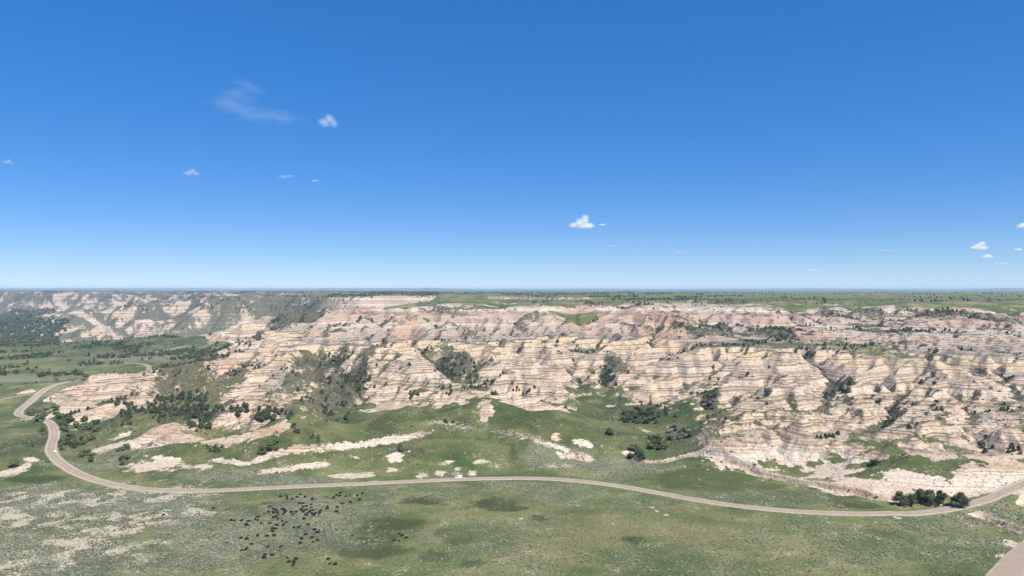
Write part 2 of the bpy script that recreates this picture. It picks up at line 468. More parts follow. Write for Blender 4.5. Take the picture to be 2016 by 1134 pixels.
def road_line(pxs, z=None, sm=25):
    P = []
    for px, py in pxs:
        if z is None:
            x, y, _ = ground_row(px, py)
        else:
            x, y = at(px, py, z)
        P.append((x, y))
    P = resample(catmull(P, 6.0), 3.0)
    for k in range(2):
        P[:, k] = smooth(P[:, k], 7)
    h = smooth(land_at(P[:, 0], P[:, 1]), sm)
    return np.column_stack([P, h])

def bed_road(R, half, shoulder):
    """level the land under a road"""
    global ZZ
    D, S = dist_poly(XX, YY, R[::3, :2], shoulder + 6)
    h = np.interp(S * 3, np.arange(len(R)), R[:, 2])
    w = 1 - ss(half, shoulder, D)
    ZZ = np.where(D < shoulder, ZZ * (1 - w) + (h - 0.12) * w, ZZ)
    return D

ROAD = road_line(ROAD_PX, z=2.0)
bed_road(ROAD, 6.0, 15.0)
SIDE_ROAD = road_line([(88,787),(60,788),(30,790),(0,793),(-40,798),(-90,806)], z=2.5)
bed_road(SIDE_ROAD, 4.0, 10.0)
VALLEY_ROAD = road_line([(293,729),(293,724),(288,718.5),(275,716),(262,715),(240,716)], sm=9)
bed_road(VALLEY_ROAD, 5.0, 12.0)
RIDGE_ROAD = road_line([(262,700),(300,694),(335,688),(370,681),(400,676),(440,670)], sm=31)
bed_road(RIDGE_ROAD, 6.5, 16.0)
LOOP_ROAD = road_line([(165,664),(185,660),(205,655),(215,650),(216,646),(212,643)], sm=15)
bed_road(LOOP_ROAD, 8.0, 20.0)
NEAR_ROAD = road_line([(1940,1200),(1990,1134),(2025,1095),(2060,1062),(2100,1035)], z=0.5)
bed_road(NEAR_ROAD, 9.0, 15.0)
# ------------------------------------------------------------------ what covers the land
dX = np.gradient(ZZ, axis=1) / np.maximum(np.gradient(XX, axis=1), 1e-6)
dYa = np.gradient(ZZ, axis=0) / np.gradient(YY, axis=0)
# the fan's columns run obliquely: take the slope across the true axes
dYt = dYa - dX * TT
SLOPE = np.hypot(dX, dYt)

def spot(px, py, rx, ry, z=None):
    """an oval of ground round a photo point: centre, half sizes in metres"""
    x, y, zz = ground_row(px, py)
    sx = rx / FPX * y
    sy = ry * y * y / (FPX * max(CAM_H - zz, 20))
    return x, y, sx, sy

def ovals(lst, seed, soft=1.3, wl=26, rough=0.8):
    M = np.zeros_like(XX)
    for px, py, rx, ry, *st in lst:
        x, y, sx, sy = spot(px, py, rx, ry)
        j0, j1 = np.searchsorted(RY, (y - sy * 2.2, y + sy * 2.2))
        if j0 >= j1: continue
        xa, xb = XX[j0], XX[j1 - 1]
        c = np.nonzero((np.maximum(xa, xb) > x - sx * 2.6) & (np.minimum(xa, xb) < x + sx * 2.6))[0]
        if not len(c): continue
        sl = (slice(j0, j1), slice(c[0], c[-1] + 1))
        X_, Y_ = XX[sl], YY[sl]
        d = np.hypot((X_ - x) / sx, (Y_ - y) / sy) + rough * 2.2 * fbm(X_, Y_, min(wl, sx * 1.2), 5, seed, 0.72)
        v = (1 - ss(1 - soft * 0.5, 1 + soft * 0.5, d)) * (st[0] if st else 1)
        M[sl] = np.maximum(M[sl], v)
    return M

n_a = fbm(XX, YY, 120, 4, 101); n_b = fbm(XX, YY, 30, 4, 103); n_c = fbm(XX, YY, 9, 2, 105)
nearm = 1 - ss(2300, 3200, YY)
# grass: everywhere low and gentle, on benches here and there, on the plateau
low = 1 - ss(16, 30, ZZ + 8 * n_a)
bench = (1 - ss(0.10, 0.26, SLOPE + 0.10 * n_b + 0.05 * n_c))
GR = low * (1 - ss(0.34, 0.50, SLOPE + 0.16 * n_b + 0.08 * n_c))
GR = np.maximum(GR, bench * ss(-0.05, 0.25, n_a) * 0.9)
GR = np.maximum(GR, ss(99.5, 102.5, ZZ + 2.5 * n_b) * (1 - ss(0.35, 0.6, SLOPE)))
GR = np.where(BAD < 0.02, np.maximum(GR, 1 - ss(0.55, 0.8, SLOPE)), GR)
GR = GR * (1 - ss(3000, 4200, YY) * BAD * 0.7)
def strip(pts, ry, n=5):
    """a chain of small ovals along a line in the photograph"""
    out = []
    for (x0, y0), (x1, y1) in zip(pts, pts[1:]):
        for k in range(n):
            f = k / n; out.append((x0 + (x1 - x0) * f, y0 + (y1 - y0) * f, abs(x1 - x0) / n * 0.9 + 6, ry))
    return out
BARE = ovals([(310,916,80,9),(215,880,22,9),(230,862,18,6),(335,848,50,18),(210,812,38,14),(285,792,32,10),(150,785,55,14),(190,770,40,8),(250,755,50,10),
  (690,937,44,6),(775,925,14,4),(700,902,12,3.5),(780,898,26,3.5),(832,936,12,4),(868,931,12,4),(900,925,8,3),(945,910,16,3),(880,912,14,2.5),(930,931,9,3),
  (18,930,26,9),(62,905,16,4),(1130,900,34,3),(1150,872,26,3),(1095,862,9,4),(900,780,40,9),(770,792,50,7),(955,800,13,9),(1080,798,50,8),
  (1500,888,100,14),(1580,848,110,14),(1640,918,60,8),(1700,955,85,12),(1790,950,60,12),(1850,965,45,10),(1640,935,50,5),(1760,975,40,7),(1950,860,60,22),(1980,925,45,22),(1925,940,40,10),(1840,890,50,10),(1870,860,40,10),(1990,890,40,18),
  (1270,848,8,3),(1265,785,14,8),(1290,775,70,12),(1005,775,20,6),(75,815,14,3),(1305,800,10,3),(735,950,16,2.5),(1025,1021,5,2),(1284,999,5,2),(1293,1006,4,2),(1312,1014,6,2.4),(1765,1019,9,2),(2000,1075,20,12),(1985,1100,12,10)]
  + strip([(500,908),(545,892),(600,884),(660,880),(720,874),(770,866)], 3) + strip([(770,866),(850,852)], 2.5) + strip([(515,930),(560,924),(610,917),(645,913)], 3.2) + strip([(340,856),(400,868),(460,866),(520,852),(565,838)], 4)
  + strip([(430,905),(495,915)], 2) + strip([(1040,862),(1110,884),(1160,903)], 2.2) + strip([(195,888),(250,872),(300,866)], 3), 111, wl=22)
PALE = ovals([(80,1000,170,34),(260,1000,130,34),(150,1085,130,36),(330,980,60,16),(110,990,130,26),(300,985,75,22),(190,1050,60,10),(130,1095,70,16),(330,1020,70,18),(220,1000,90,12),(60,1030,60,10),(120,975,110,10),(20,1115,60,18),(235,1035,50,10),
  (900,1080,3,1)] + [(a, b, c, d, 0.6) for a, b, c, d in strip([(870,832),(950,846),(1040,860),(1110,882),(1165,905)], 1.6) + strip([(1165,905),(1110,915),(1050,922)], 2.0)], 113, wl=40, rough=0.6, soft=1.8)
LUSH = ovals([(1350,940,130,16,.7),(1560,978,130,12,.7),(1450,955,100,10,.6),(975,992,48,12),(1000,1000,40,6),(900,1065,28,8),(760,1035,60,16),(720,1075,70,22),(630,1055,35,8),(590,1045,30,6),(420,1010,60,6),(350,1020,26,6),(860,1095,30,9),(870,1050,18,8),(930,1110,22,7),(60,945,60,7),(1250,1063,22,7),(1690,995,50,6),(840,985,40,8),(560,990,40,5),(460,1005,30,5),(1060,1020,16,8),(100,870,60,12),(330,935,40,8),(1040,943,50,5)], 115, soft=0.55, wl=35, rough=0.5)
STRAW = ovals([(540,985,60,10),(1350,1000,60,12),(1450,1060,120,20),(1180,1040,140,26),(1900,1020,40,8),(930,1020,60,12),(1100,1090,90,20),(640,1010,60,14),(450,1050,60,20)], 117, soft=1.2, wl=40)
SAGE = ovals([(440,1070,190,60),(620,1020,120,46),(330,1000,160,30),(60,1090,120,50),(1080,960,130,24,.5),(1280,985,160,18,.3),(1500,985,150,14,.5),(1170,915,110,18),(150,990,160,30),(430,935,90,10),(580,945,80,8),(1900,1060,120,40,.6),(1950,1010,70,16),(1640,1060,160,50,.3),(960,1060,130,50,.3),(900,970,160,14,.35),(1000,1110,200,30,.3),(1330,1100,160,30,.25),(160,1120,160,30),(220,905,40,16),(190,740,140,14),(330,700,140,10),(60,745,100,10)], 119, soft=1.0, wl=45)
GREENS = ovals([(1850,845,60,22),(1870,900,110,28),(1760,905,110,22),(1990,845,40,12),(1250,795,120,24),(1330,830,90,28),(1180,830,90,18),(1000,820,140,10),(770,850,140,40),(560,860,150,26),(900,850,110,20),(1090,830,90,20),(1560,808,80,5),(1640,935,30,6),(1480,820,50,12),(1330,900,70,12),(1400,915,70,6),(1470,925,60,5),(1560,940,50,5),(1410,790,20,20),(260,865,70,10),(330,895,100,12),(230,820,20,10),(330,800,44,30),(395,815,30,34),(270,830,60,22),(180,850,60,25),(300,780,30,10),(255,800,30,20),(780,695,30,4),(860,690,30,4),(1730,685,40,8),(1660,680,25,8),(830,786,40,5),(880,795,30,5),(960,785,40,8)], 121, wl=24, rough=0.5)
BARE = np.minimum(BARE, 1)
LUSH = np.maximum(LUSH, (1 - BAD) * ss(2.7, 3.6, FLOW + 0.5 * n_b) * ss(2, 6, ZB) * 0.9)
LUSH = np.maximum(LUSH, ss(3, 8, ZB) * (1 - ss(30, 40, ZB)) * (0.42 + 0.4 * ss(0.0, 0.3, n_b + 0.4 * n_a)))
GR = np.maximum(GR, np.maximum(GREENS, ss(1.5, 4.0, mounds(XX, YY))) * (1 - ss(0.75, 1.0, SLOPE)))
GR = GR * (1 - np.where((ZB < 22) & (TT < 0.24), 0.74, 0.97) * ss(0.10, 0.95, BARE))
for poly, w in ((CREEK, 7), (CREEK2, 8)):
    D, S = dist_poly(XX, YY, poly, 30)
    GR = np.where((D < w) & (SLOPE > 0.45), 0, GR)
# brush: lines the draws of the badlands, darkest where water runs
fl = ss(2.45, 3.2, FLOW + 0.5 * n_b + 0.3 * n_c) * BAD * nearm
BR = fl * (1 - ss(4.6, 5.4, FLOW))
BR = np.maximum(BR, BAD * ss(0.06, 0.34, n_a + 0.5 * n_b) * ss(52, 72, ZZ) * 0.85)
# shaded northern slopes (those that face left and away) keep a skin of juniper and sage
face = (dX * 0.62 - dYt * 0.0) / np.maximum(SLOPE, 0.05)
BR = np.maximum(BR, BAD * ss(0.35, 0.6, face) * ss(0.30, 0.55, SLOPE) * ss(-0.25, 0.25, n_a + 0.5 * n_b) * 0.9)
BR = np.maximum(BR, BAD * (1 - ss(0.12, 0.30, SLOPE)) * ss(-0.15, 0.2, n_a + 0.6 * n_b) * 0.75)
farb = ss(1700, 2400, YY)
BR = np.maximum(BR, farb * BAD * ss(-0.08, 0.16, fbm(XX, YY, 100, 5, 127, 0.7) + 0.30 * ss(-0.1, 0.3, face) + 0.05) * 0.95)
BR = np.maximum(BR, BAD * nearm * ss(84, 92, ZZ) * ss(-0.12, 0.15, n_a + 0.5 * n_b) * 0.95)
BRO = ovals([(625,738,20,34),(668,800,26,34),(606,712,22,10),(704,745,10,44),(646,768,22,34),(300,760,40,14),(905,722,34,7),(930,736,14,7),(880,706,20,6),(390,795,44,40),(400,830,40,22),(340,795,40,26),(330,745,34,24),(360,725,40,12),(1190,752,9,5),(1200,725,14,4),(1222,724,14,6),(590,630,45,10),(575,625,20,8),(1520,650,30,5),(1330,855,26,20),(1240,815,70,9),(1290,870,25,12),(1400,800,16,18),(190,845,45,28),(140,840,30,18),(1905,860,12,25)], 123, wl=16, rough=0.55)
BR = np.clip(np.maximum(BR, BRO * 1.25) * (1 - ss(0.3, 0.6, BARE) * 0.8), 0, 1.25)
RED = ovals([(1330,632,40,9),(1275,628,25,9),(1560,650,36,10),(1150,632,30,8),(700,617,30,5),(1700,690,18,7),(1840,618,30,6),(1880,612,40,6),(600,612,30,6),(400,745,40,14),(360,735,24,8),(530,848,30,8),(1690,965,20,6),(800,640,20,6),(555,917,18,4),(330,850,20,8),(1960,615,30,6)], 125, soft=1.3, wl=18)
print("flow", np.percentile(FLOW[(BAD > 0.5) & (YY < 1500)], [5, 25, 50, 75, 90, 97]), "slope", np.percentile(SLOPE[(BAD > 0.5) & (YY < 1500)], [5, 25, 50, 75, 90, 97]))
print("cover", round(time.time() - T0, 1))

# ------------------------------------------------------------------ materials
class NT:
    """small helper for shader graphs"""
    def __init__(s, name):
        s.m = bpy.data.materials.new(name); s.m.use_nodes = True
        s.t = s.m.node_tree; s.n = s.t.nodes; s.b = s.n["Principled BSDF"]
        s.b.inputs["Roughness"].default_value = 0.95
        s.b.inputs["Specular IOR Level"].default_value = 0.15
    def put(s, sock, v):
        if isinstance(v, bpy.types.NodeSocket): s.t.links.new(v, sock)
        elif isinstance(v, (tuple, list)): sock.default_value = (*v, 1.0) if len(v) == 3 and sock.type == 'RGBA' else v
        else: sock.default_value = v
    def math(s, op, a, b=0.0, c=0.0, clamp=False):
        n = s.n.new("ShaderNodeMath"); n.operation = op; n.use_clamp = clamp
        s.put(n.inputs[0], a); s.put(n.inputs[1], b); s.put(n.inputs[2], c)
        return n.outputs[0]
    def mix(s, f, a, b, mode='MIX'):
        n = s.n.new("ShaderNodeMix"); n.data_type = 'RGBA'; n.blend_type = mode
        s.put(n.inputs[0], f); s.put(n.inputs[6], a); s.put(n.inputs[7], b)
        return n.outputs[2]
    def noise(s, scale, detail=4, rough=0.55, vec=None, dims='3D', w=None, distort=0.0):
        n = s.n.new("ShaderNodeTexNoise"); n.noise_dimensions = dims
        n.inputs["Scale"].default_value = scale; n.inputs["Detail"].default_value = detail; n.inputs["Roughness"].default_value = rough
        n.inputs["Distortion"].default_value = distort
        if w is not None: s.put(n.inputs["W"], w)
        elif vec is not None: s.put(n.inputs["Vector"], vec)
        return n.outputs[0]
    def ramp(s, f, stops, interp='LINEAR'):
        n = s.n.new("ShaderNodeValToRGB"); n.color_ramp.interpolation = interp
        e = n.color_ramp.elements
        while len(e) > 1: e.remove(e[-1])
        for k, (p, c) in enumerate(stops):
            el = e[0] if k == 0 else e.new(p)
            el.position = p
            el.color = (*c, 1.0) if isinstance(c, (tuple, list)) else (c, c, c, 1.0)
        s.put(n.inputs[0], f)
        return n.outputs[0]
    def rng(s, f, a, b, lo=0.0, hi=1.0):
        n = s.n.new("ShaderNodeMapRange"); n.interpolation_type = 'SMOOTHSTEP'
        s.put(n.inputs[0], f)
        for k, v in enumerate((a, b, lo, hi)): n.inputs[1 + k].default_value = v
        return n.outputs[0]
    def attr(s, name):
        n = s.n.new("ShaderNodeAttribute"); n.attribute_name = name
        return n.outputs["Fac"]
    def pos(s):
        return s.n.new("ShaderNodeNewGeometry").outputs["Position"]
    def bump(s, h, strength, dist):
        n = s.n.new("ShaderNodeBump"); n.inputs["Strength"].default_value = strength; n.inputs["Distance"].default_value = dist
        s.put(n.inputs["Height"], h); s.t.links.new(n.outputs[0], s.b.inputs["Normal"])

def lin(r, g, b):
    f = lambda c: (c / 255 / 12.92) if c <= 10 else ((c / 255 + 0.055) / 1.055) ** 2.4
    return (f(r), f(g), f(b))

def plain(name, col, rough=0.8, var=0.12, scale=3.0, spec=0.2, metal=0.0):
    t = NT(name); t.b.inputs["Roughness"].default_value = rough; t.b.inputs["Specular IOR Level"].default_value = spec
    t.b.inputs["Metallic"].default_value = metal
    f = t.noise(scale, 4, 0.6, t.pos())
    c = t.mix(t.rng(f, 0.3, 0.7), tuple(x * (1 - var) for x in col), tuple(min(1, x * (1 + var)) for x in col))
    t.t.links.new(c, t.b.inputs["Base Color"])
    return t.m

def land_material():
    t = NT("land")
    P = t.pos()
    sep = t.n.new("ShaderNodeSeparateXYZ"); t.t.links.new(P, sep.inputs[0])
    z = sep.outputs[2]
    # beds of clay, silt and lignite, gently warped
    warp2 = t.noise(0.06, 4, 0.6, P)
    zb = t.math('ADD', z, t.attr("bed"))
    zw = t.math('ADD', zb, t.math('MULTIPLY_ADD', warp2, 0.8, -0.4))
    zn = t.math('DIVIDE', zw, 110.0)
    mp = t.n.new("ShaderNodeMapping"); mp.inputs["Scale"].default_value = (1, 1, 0.07); t.t.links.new(P, mp.inputs[0])
    PV = mp.outputs[0]                                             # drawn out down the slope: rills
    cream = (0.425, 0.345, 0.268); tan = (0.345, 0.265, 0.200); white = (0.485, 0.435, 0.375); yel = (0.445, 0.362, 0.255)
    pink = (0.350, 0.265, 0.212); grey = (0.265, 0.230, 0.200); lil = (0.335, 0.290, 0.250); pale = (0.450, 0.372, 0.292)
    L = [(0, pale), (8, white), (11, pale), (14, tan), (16, cream), (20, cream), (21, tan), (24, pale), (28, cream), (29.5, tan), (32, yel), (35, cream),
         (37, white), (40, tan), (43, cream), (46, lil), (48, cream), (51, yel), (56, yel), (57.5, lil), (60, grey), (63, lil), (66, tan), (69, lil),
         (73, white), (77, pink), (81, lil), (84, pink), (89, tan), (93, white), (98, lil), (104, tan)]
    steep = t.attr("steep")
    beds = t.mix(t.math('MULTIPLY_ADD', steep, 0.7, 0.3), (0.435, 0.365, 0.285), t.ramp(zn, [(a / 110.0, c) for a, c in L]))
    thin = t.noise(1.3, 3, 0.65, dims='1D', w=zw)
    beds = t.mix(steep, beds, t.ramp(thin, [(0.3, 0.60), (0.5, 1.0), (0.7, 1.18)]), 'MULTIPLY')
    brk = t.noise(0.03, 5, 0.68, P)
    dark = (0.098, 0.084, 0.068)
    some = t.rng(t.noise(0.16, 2, 0.5, dims='1D', w=t.math('ADD', zb, 7.0)), 0.34, 0.58, 0.42, 1.0)
    for per, ph, lo_, wd, f0 in ((6.1, 0.0, 0.87, 0.98, 0.42), (14.0, 2.0, 0.90, 0.985, 0.38), (9.7, 0.8, 0.96, 0.993, 0.40), (4.3, 0.3, 0.94, 0.99, 0.46)):
        k = 2 * math.pi / per
        c = t.math('MULTIPLY', t.math('COSINE', t.math('MULTIPLY_ADD', zw, k, ph)), -1.0)
        ligm = t.math('MULTIPLY', t.rng(c, lo_, wd), t.rng(brk, f0 - 0.06, f0 + 0.06))
        ligm = t.math('MULTIPLY', ligm, t.attr("bad"))
        beds = t.mix(t.math('MULTIPLY', t.math('MULTIPLY', ligm, some), 0.80), beds, dark)
    spots = t.noise(0.35, 4, 0.65, P); rill = t.noise(0.30, 4, 0.7, PV); rill2 = t.noise(0.085, 3, 0.6, PV)
    beds = t.mix(1.0, beds, t.ramp(spots, [(0.25, 0.76), (0.5, 1.0), (0.75, 1.12)]), 'MULTIPLY')
    beds = t.mix(1.0, beds, t.ramp(rill, [(0.30, 0.60), (0.44, 0.98), (0.7, 1.10)]), 'MULTIPLY')
    beds = t.mix(t.math('MULTIPLY', t.math('MULTIPLY', t.attr("red"), 0.6), t.rng(spots, 0.38, 0.6)), beds, (0.37, 0.195, 0.13))
    # loose scrub on the clay: specks, and lines of it down the rills
    mid = t.noise(0.012, 4, 0.6, P)
    scr = t.math('MULTIPLY', t.rng(t.noise(0.42, 3, 0.7, P), 0.57, 0.65), t.rng(mid, 0.42, 0.62))
    beds = t.mix(1.0, beds, (1.02, 0.985, 0.95), 'MULTIPLY')
    scr = t.math('MAXIMUM', scr, t.math('MULTIPLY', t.rng(rill, 0.59, 0.65), t.rng(rill2, 0.47, 0.60)))
    beds = t.mix(t.math('MULTIPLY', scr, 0.72), beds, (0.060, 0.058, 0.040))
    br = t.attr("brush"); bn = t.noise(0.20, 7, 0.78, P)
    brm = t.rng(t.math('ADD', br, t.math('MULTIPLY_ADD', bn, 4.0, -2.0)), 0.40, 0.66)
    bcol = t.mix(t.rng(t.noise(0.5, 3, 0.7, P), 0.35, 0.65), (0.028, 0.037, 0.019), (0.085, 0.088, 0.054))
    beds = t.mix(t.math('MULTIPLY', brm, 0.88), beds, bcol)
    # grass
    g1 = t.noise(0.011, 5, 0.6, P); g2 = t.noise(0.06, 6, 0.7, P); g3 = t.noise(0.6, 4, 0.7, P); g4 = t.noise(2.4, 2, 0.6, P); g5 = t.noise(0.022, 6, 0.68, P, distort=0.6)
    gcol = t.ramp(g1, [(0.30, (0.080, 0.102, 0.042)), (0.48, (0.128, 0.138, 0.060)), (0.62, (0.158, 0.160, 0.072)), (0.75, (0.185, 0.178, 0.085))])
    gcol = t.mix(t.rng(g5, 0.32, 0.68), t.mix(1.0, gcol, (0.62, 0.78, 0.62), 'MULTIPLY'), t.mix(1.0, gcol, (1.28, 1.18, 1.25), 'MULTIPLY'))
    gcol = t.mix(t.rng(g2, 0.30, 0.72), t.mix(1.0, gcol, (0.70, 0.84, 0.70), 'MULTIPLY'), t.mix(1.0, gcol, (1.25, 1.14, 1.18), 'MULTIPLY'))
    gcol = t.mix(t.math('MULTIPLY', t.attr("straw"), 0.5), gcol, (0.205, 0.182, 0.090))
    gcol = t.mix(t.math('MULTIPLY', t.attr("lush"), 0.9), gcol, (0.046, 0.062, 0.022))
    sg = t.attr("sage")
    sgm = t.math('MULTIPLY', sg, t.math('MULTIPLY_ADD', t.rng(t.math('ADD', g3, t.math('MULTIPLY', g2, 0.8)), 0.70, 1.05), 0.6, 0.4))
    gcol = t.mix(t.math('MULTIPLY', sgm, 0.8), gcol, (0.205, 0.208, 0.132))
    pl = t.attr("pale")
    plm = t.rng(t.math('ADD', pl, t.math('ADD', t.math('MULTIPLY_ADD', g3, 2.4, -1.2), t.math('MULTIPLY_ADD', g2, 2.8, -1.4))), 0.30, 0.85)
    gcol = t.mix(t.math('MULTIPLY', plm, 0.85), gcol, (0.44, 0.385, 0.30))
    gcol = t.mix(1.0, gcol, t.ramp(g3, [(0.28, 0.70), (0.5, 1.0), (0.72, 1.20)]), 'MULTIPLY')
    gcol = t.mix(1.0, gcol, t.ramp(g4, [(0.3, 0.80), (0.7, 1.15)]), 'MULTIPLY')
    gr = t.attr("grass")
    gn = t.math('ADD', t.math('MULTIPLY_ADD', g3, 1.6, -0.8), t.math('ADD', t.math('MULTIPLY_ADD', g2, 3.2, -1.6), t.math('MULTIPLY_ADD', rill2, 0.8, -0.4)))
    gm = t.rng(t.math('ADD', t.math('MULTIPLY_ADD', gr, 2.1, -0.55), gn), 0.22, 0.78)
    gcol = t.mix(1.0, gcol, (0.90, 0.90, 0.88), 'MULTIPLY')
    col = t.mix(gm, beds, gcol)
    t.t.links.new(col, t.b.inputs["Base Color"])
    h = t.math('ADD', t.math('ADD', spots, t.math('MULTIPLY', rill, 1.2)), t.math('MULTIPLY', g3, 0.8))
    t.bump(h, 0.8, 1.0)
    return t.m
LAND = land_material()

# ------------------------------------------------------------------ the ground, cut into the regions one would name
ZONE = np.full(XX.shape, 0, dtype=np.int8)
def zones():
    z = np.zeros(XX.shape, dtype=np.int8)                       # 0 prairie
    b = (BAD > 0.12) | (ZB > 24)
    z[b] = 1                                                    # 1 badlands
    z[(ZB > 100.5 + 1.5 * n_b) & (YY > 1100)] = 2                # 2 plateau
    z[(YY > 4600) & (TT > -0.36)] = 3                           # 3 far plains
    z[(YY > 1700) & (TT < -0.18) & (z == 0)] = 4                # 4 valley bottom
    z[(YY > 900) & (TT < -0.32) & (z == 0)] = 4
    z[(YY > 2000) & (TT < -0.2) & (z == 1)] = 5                 # 5 far badlands
    z[(YY > 8000)] = 3
    return z
ZONE = zones()
V = np.stack([XX, YY, ZZ], -1).reshape(-1, 3).astype(np.float32)
q = (np.arange(NR - 1)[:, None] * NC + np.arange(NC - 1)[None, :])
F = np.stack([q, q + 1, q + NC + 1, q + NC], -1).reshape(-1, 4).astype(np.int32)
FZ = ZONE[:-1, :-1].ravel()
ATT = {"grass": GR, "brush": BR, "sage": SAGE, "pale": PALE, "lush": LUSH, "straw": STRAW, "red": RED, "steep": ss(0.10, 0.32, SLOPE), "bed": SHIFT, "bad": BAD}
def quads_mesh(name, V, F):
    me = bpy.data.meshes.new(name)
    me.vertices.add(len(V)); me.vertices.foreach_set("co", np.ascontiguousarray(V, dtype=np.float32).ravel())
    k = F.shape[1]
    me.loops.add(F.size); me.loops.foreach_set("vertex_index", np.ascontiguousarray(F, dtype=np.int32).ravel())
    me.polygons.add(len(F)); me.polygons.foreach_set("loop_start", np.arange(0, F.size, k, dtype=np.int32))
    me.update(calc_edges=True)
    return me
def link(o, parent=None):
    scene.collection.objects.link(o)
    if parent is not None: o.parent = parent
    return o
nrm = np.stack([-dX, -dYt, np.ones_like(dX)], -1); nrm /= np.linalg.norm(nrm, axis=-1, keepdims=True)
nrm = nrm.reshape(-1, 3).astype(np.float32)
for zi, nm in enumerate(("prairie_ground", "badlands_hills", "plateau_ground", "far_plains", "valley_ground", "far_badlands_hills")):
    f = F[FZ == zi]
    if not len(f): continue
    u, inv = np.unique(f, return_inverse=True)
    me = quads_mesh(nm, V[u], inv.reshape(-1, 4))
    for k, a in ATT.items():
        at_ = me.attributes.new(k, 'FLOAT', 'POINT'); at_.data.foreach_set("value", a.ravel()[u].astype(np.float32))
    me.polygons.foreach_set("use_smooth", np.ones(len(f), dtype=bool))
    me.normals_split_custom_set_from_vertices(nrm[u])
    me.materials.append(LAND)
    o = link(bpy.data.objects.new(nm, me)); o["kind"] = "structure"
print("land", round(time.time() - T0, 1))
# ------------------------------------------------------------------ roads
def road_materials():
    t = NT("asphalt"); P = t.pos()
    a = t.noise(0.5, 4, 0.65, P); b = t.noise(0.05, 3, 0.6, P)
    c = t.mix(t.rng(a, 0.3, 0.7), (0.225, 0.173, 0.132), (0.285, 0.222, 0.172))
    c = t.mix(t.rng(b, 0.35, 0.7, 0, 0.6), c, (0.295, 0.235, 0.19))
    t.t.links.new(c, t.b.inputs["Base Color"])
    g = NT("gravel_shoulder"); P = g.pos()
    c = g.mix(g.rng(g.noise(0.8, 4, 0.7, P), 0.35, 0.65), (0.25, 0.21, 0.155), (0.37, 0.32, 0.25))
    g.t.links.new(c, g.b.inputs["Base Color"])
    y = plain("yellow_road_paint", (0.50, 0.40, 0.16), var=0.25, scale=1.0)
    w = plain("white_road_paint", (0.62, 0.60, 0.56), var=0.2, scale=1.0)
    return t.m, g.m, y, w
ASPHALT, GRAVEL, YPAINT, WPAINT = road_materials()

def ribbon(name, R, offs, lift, mat, parent=None, dash=None, wob=0.0):
    """a strip along a road line between two sideways offsets"""
    T = np.gradient(R[:, :2], axis=0); T /= np.linalg.norm(T, axis=1, keepdims=True)
    N = np.stack([-T[:, 1], T[:, 0]], 1)
    n = len(R); V = []
    for i, o in enumerate(offs):
        j = o + (wob * perlin(np.arange(n) * 0.45, np.full(n, 3.3 * i + 0.5), 7 + i) if wob else 0)
        o_ = np.asarray(j).reshape(-1, 1) if wob else o
        l = lift[i] if isinstance(lift, (list, tuple)) else lift
        V.append(np.column_stack([R[:, :2] + N * o_, R[:, 2] + l]))
    k = len(offs)
    V = np.stack(V, 1).reshape(-1, 3)
    F = []
    for s in range(n - 1):
        if dash and (s % dash[0]) >= dash[1]: continue
        for j in range(k - 1):
            F.append((s * k + j, s * k + k + j, s * k + k + j + 1, s * k + j + 1))
    F = np.array(F, dtype=np.int32)[:, ::-1]
    u, inv = np.unique(F, return_inverse=True)
    me = quads_mesh(name, V[u], inv.reshape(-1, 4)); me.materials.append(mat)
    return link(bpy.data.objects.new(name, me), parent)

def road(name, R, half, sh, lines=True):
    o = ribbon(name, R, (-half, -half * 0.5, 0, half * 0.5, half), (0.06, 0.11, 0.13, 0.11, 0.06), ASPHALT)
    o["kind"] = "structure"
    for sgn in (-1, 1):
        ribbon("shoulder", R, sorted((sgn * half, sgn * (half + sh * 0.6), sgn * (half + sh))), (0.055, 0.03, -0.25) if sgn > 0 else (-0.25, 0.03, 0.055), GRAVEL, o, wob=0.35)
    if lines:
        for sgn in (-1, 1):
            ribbon("edge_line", R, (sgn * (half - 0.35) - 0.09, sgn * (half - 0.35) + 0.09), 0.088, WPAINT, o)
        ribbon("centre_line", R, (-0.13, 0.13), 0.145, YPAINT, o, dash=(4, 2))
    return o
road("park_road", ROAD, 3.3, 1.2)
road("side_track", SIDE_ROAD, 1.9, 0.9, False)
road("valley_road", VALLEY_ROAD, 3.0, 0.9, False)
road("ridge_road", RIDGE_ROAD, 4.0, 1.5, False)
road("loop_road", LOOP_ROAD, 4.5, 2.2, False)
road("near_road", NEAR_ROAD, 7.5, 1.4, False)
# ------------------------------------------------------------------ plants
def foliage(name, dark, light, scale=0.9):
    t = NT(name); P = t.pos(); oi = t.n.new("ShaderNodeObjectInfo").outputs["Random"]
    f = t.math('ADD', t.math('MULTIPLY', t.noise(scale, 3, 0.7, P), 0.8), t.math('MULTIPLY', oi, 0.35))
    c = t.mix(t.rng(f, 0.30, 0.85), dark, light)
    t.t.links.new(c, t.b.inputs["Base Color"]); t.b.inputs["Roughness"].default_value = 0.85
    return t.m
JUN = foliage("juniper_needles", (0.024, 0.034, 0.017), (0.074, 0.086, 0.042))
ASH = foliage("ash_leaves", (0.032, 0.048, 0.017), (0.105, 0.128, 0.048), 1.3)
SHRUB = foliage("shrub_leaves", (0.055, 0.062, 0.036), (0.125, 0.125, 0.080))
SILVER = foliage("grey_brush_twigs", (0.15, 0.135, 0.115), (0.27, 0.25, 0.22))
SAGEL = foliage("sagebrush_leaves", (0.10, 0.112, 0.076), (0.195, 0.210, 0.148), 0.4)
DARKSAGE = foliage("dark_sagebrush_leaves", (0.060, 0.070, 0.045), (0.125, 0.130, 0.088), 0.4)
BARK = plain("bark", (0.12, 0.095, 0.075), var=0.3, scale=5)
PALEBARK = plain("pale_bark", (0.26, 0.225, 0.19), var=0.3, scale=5)

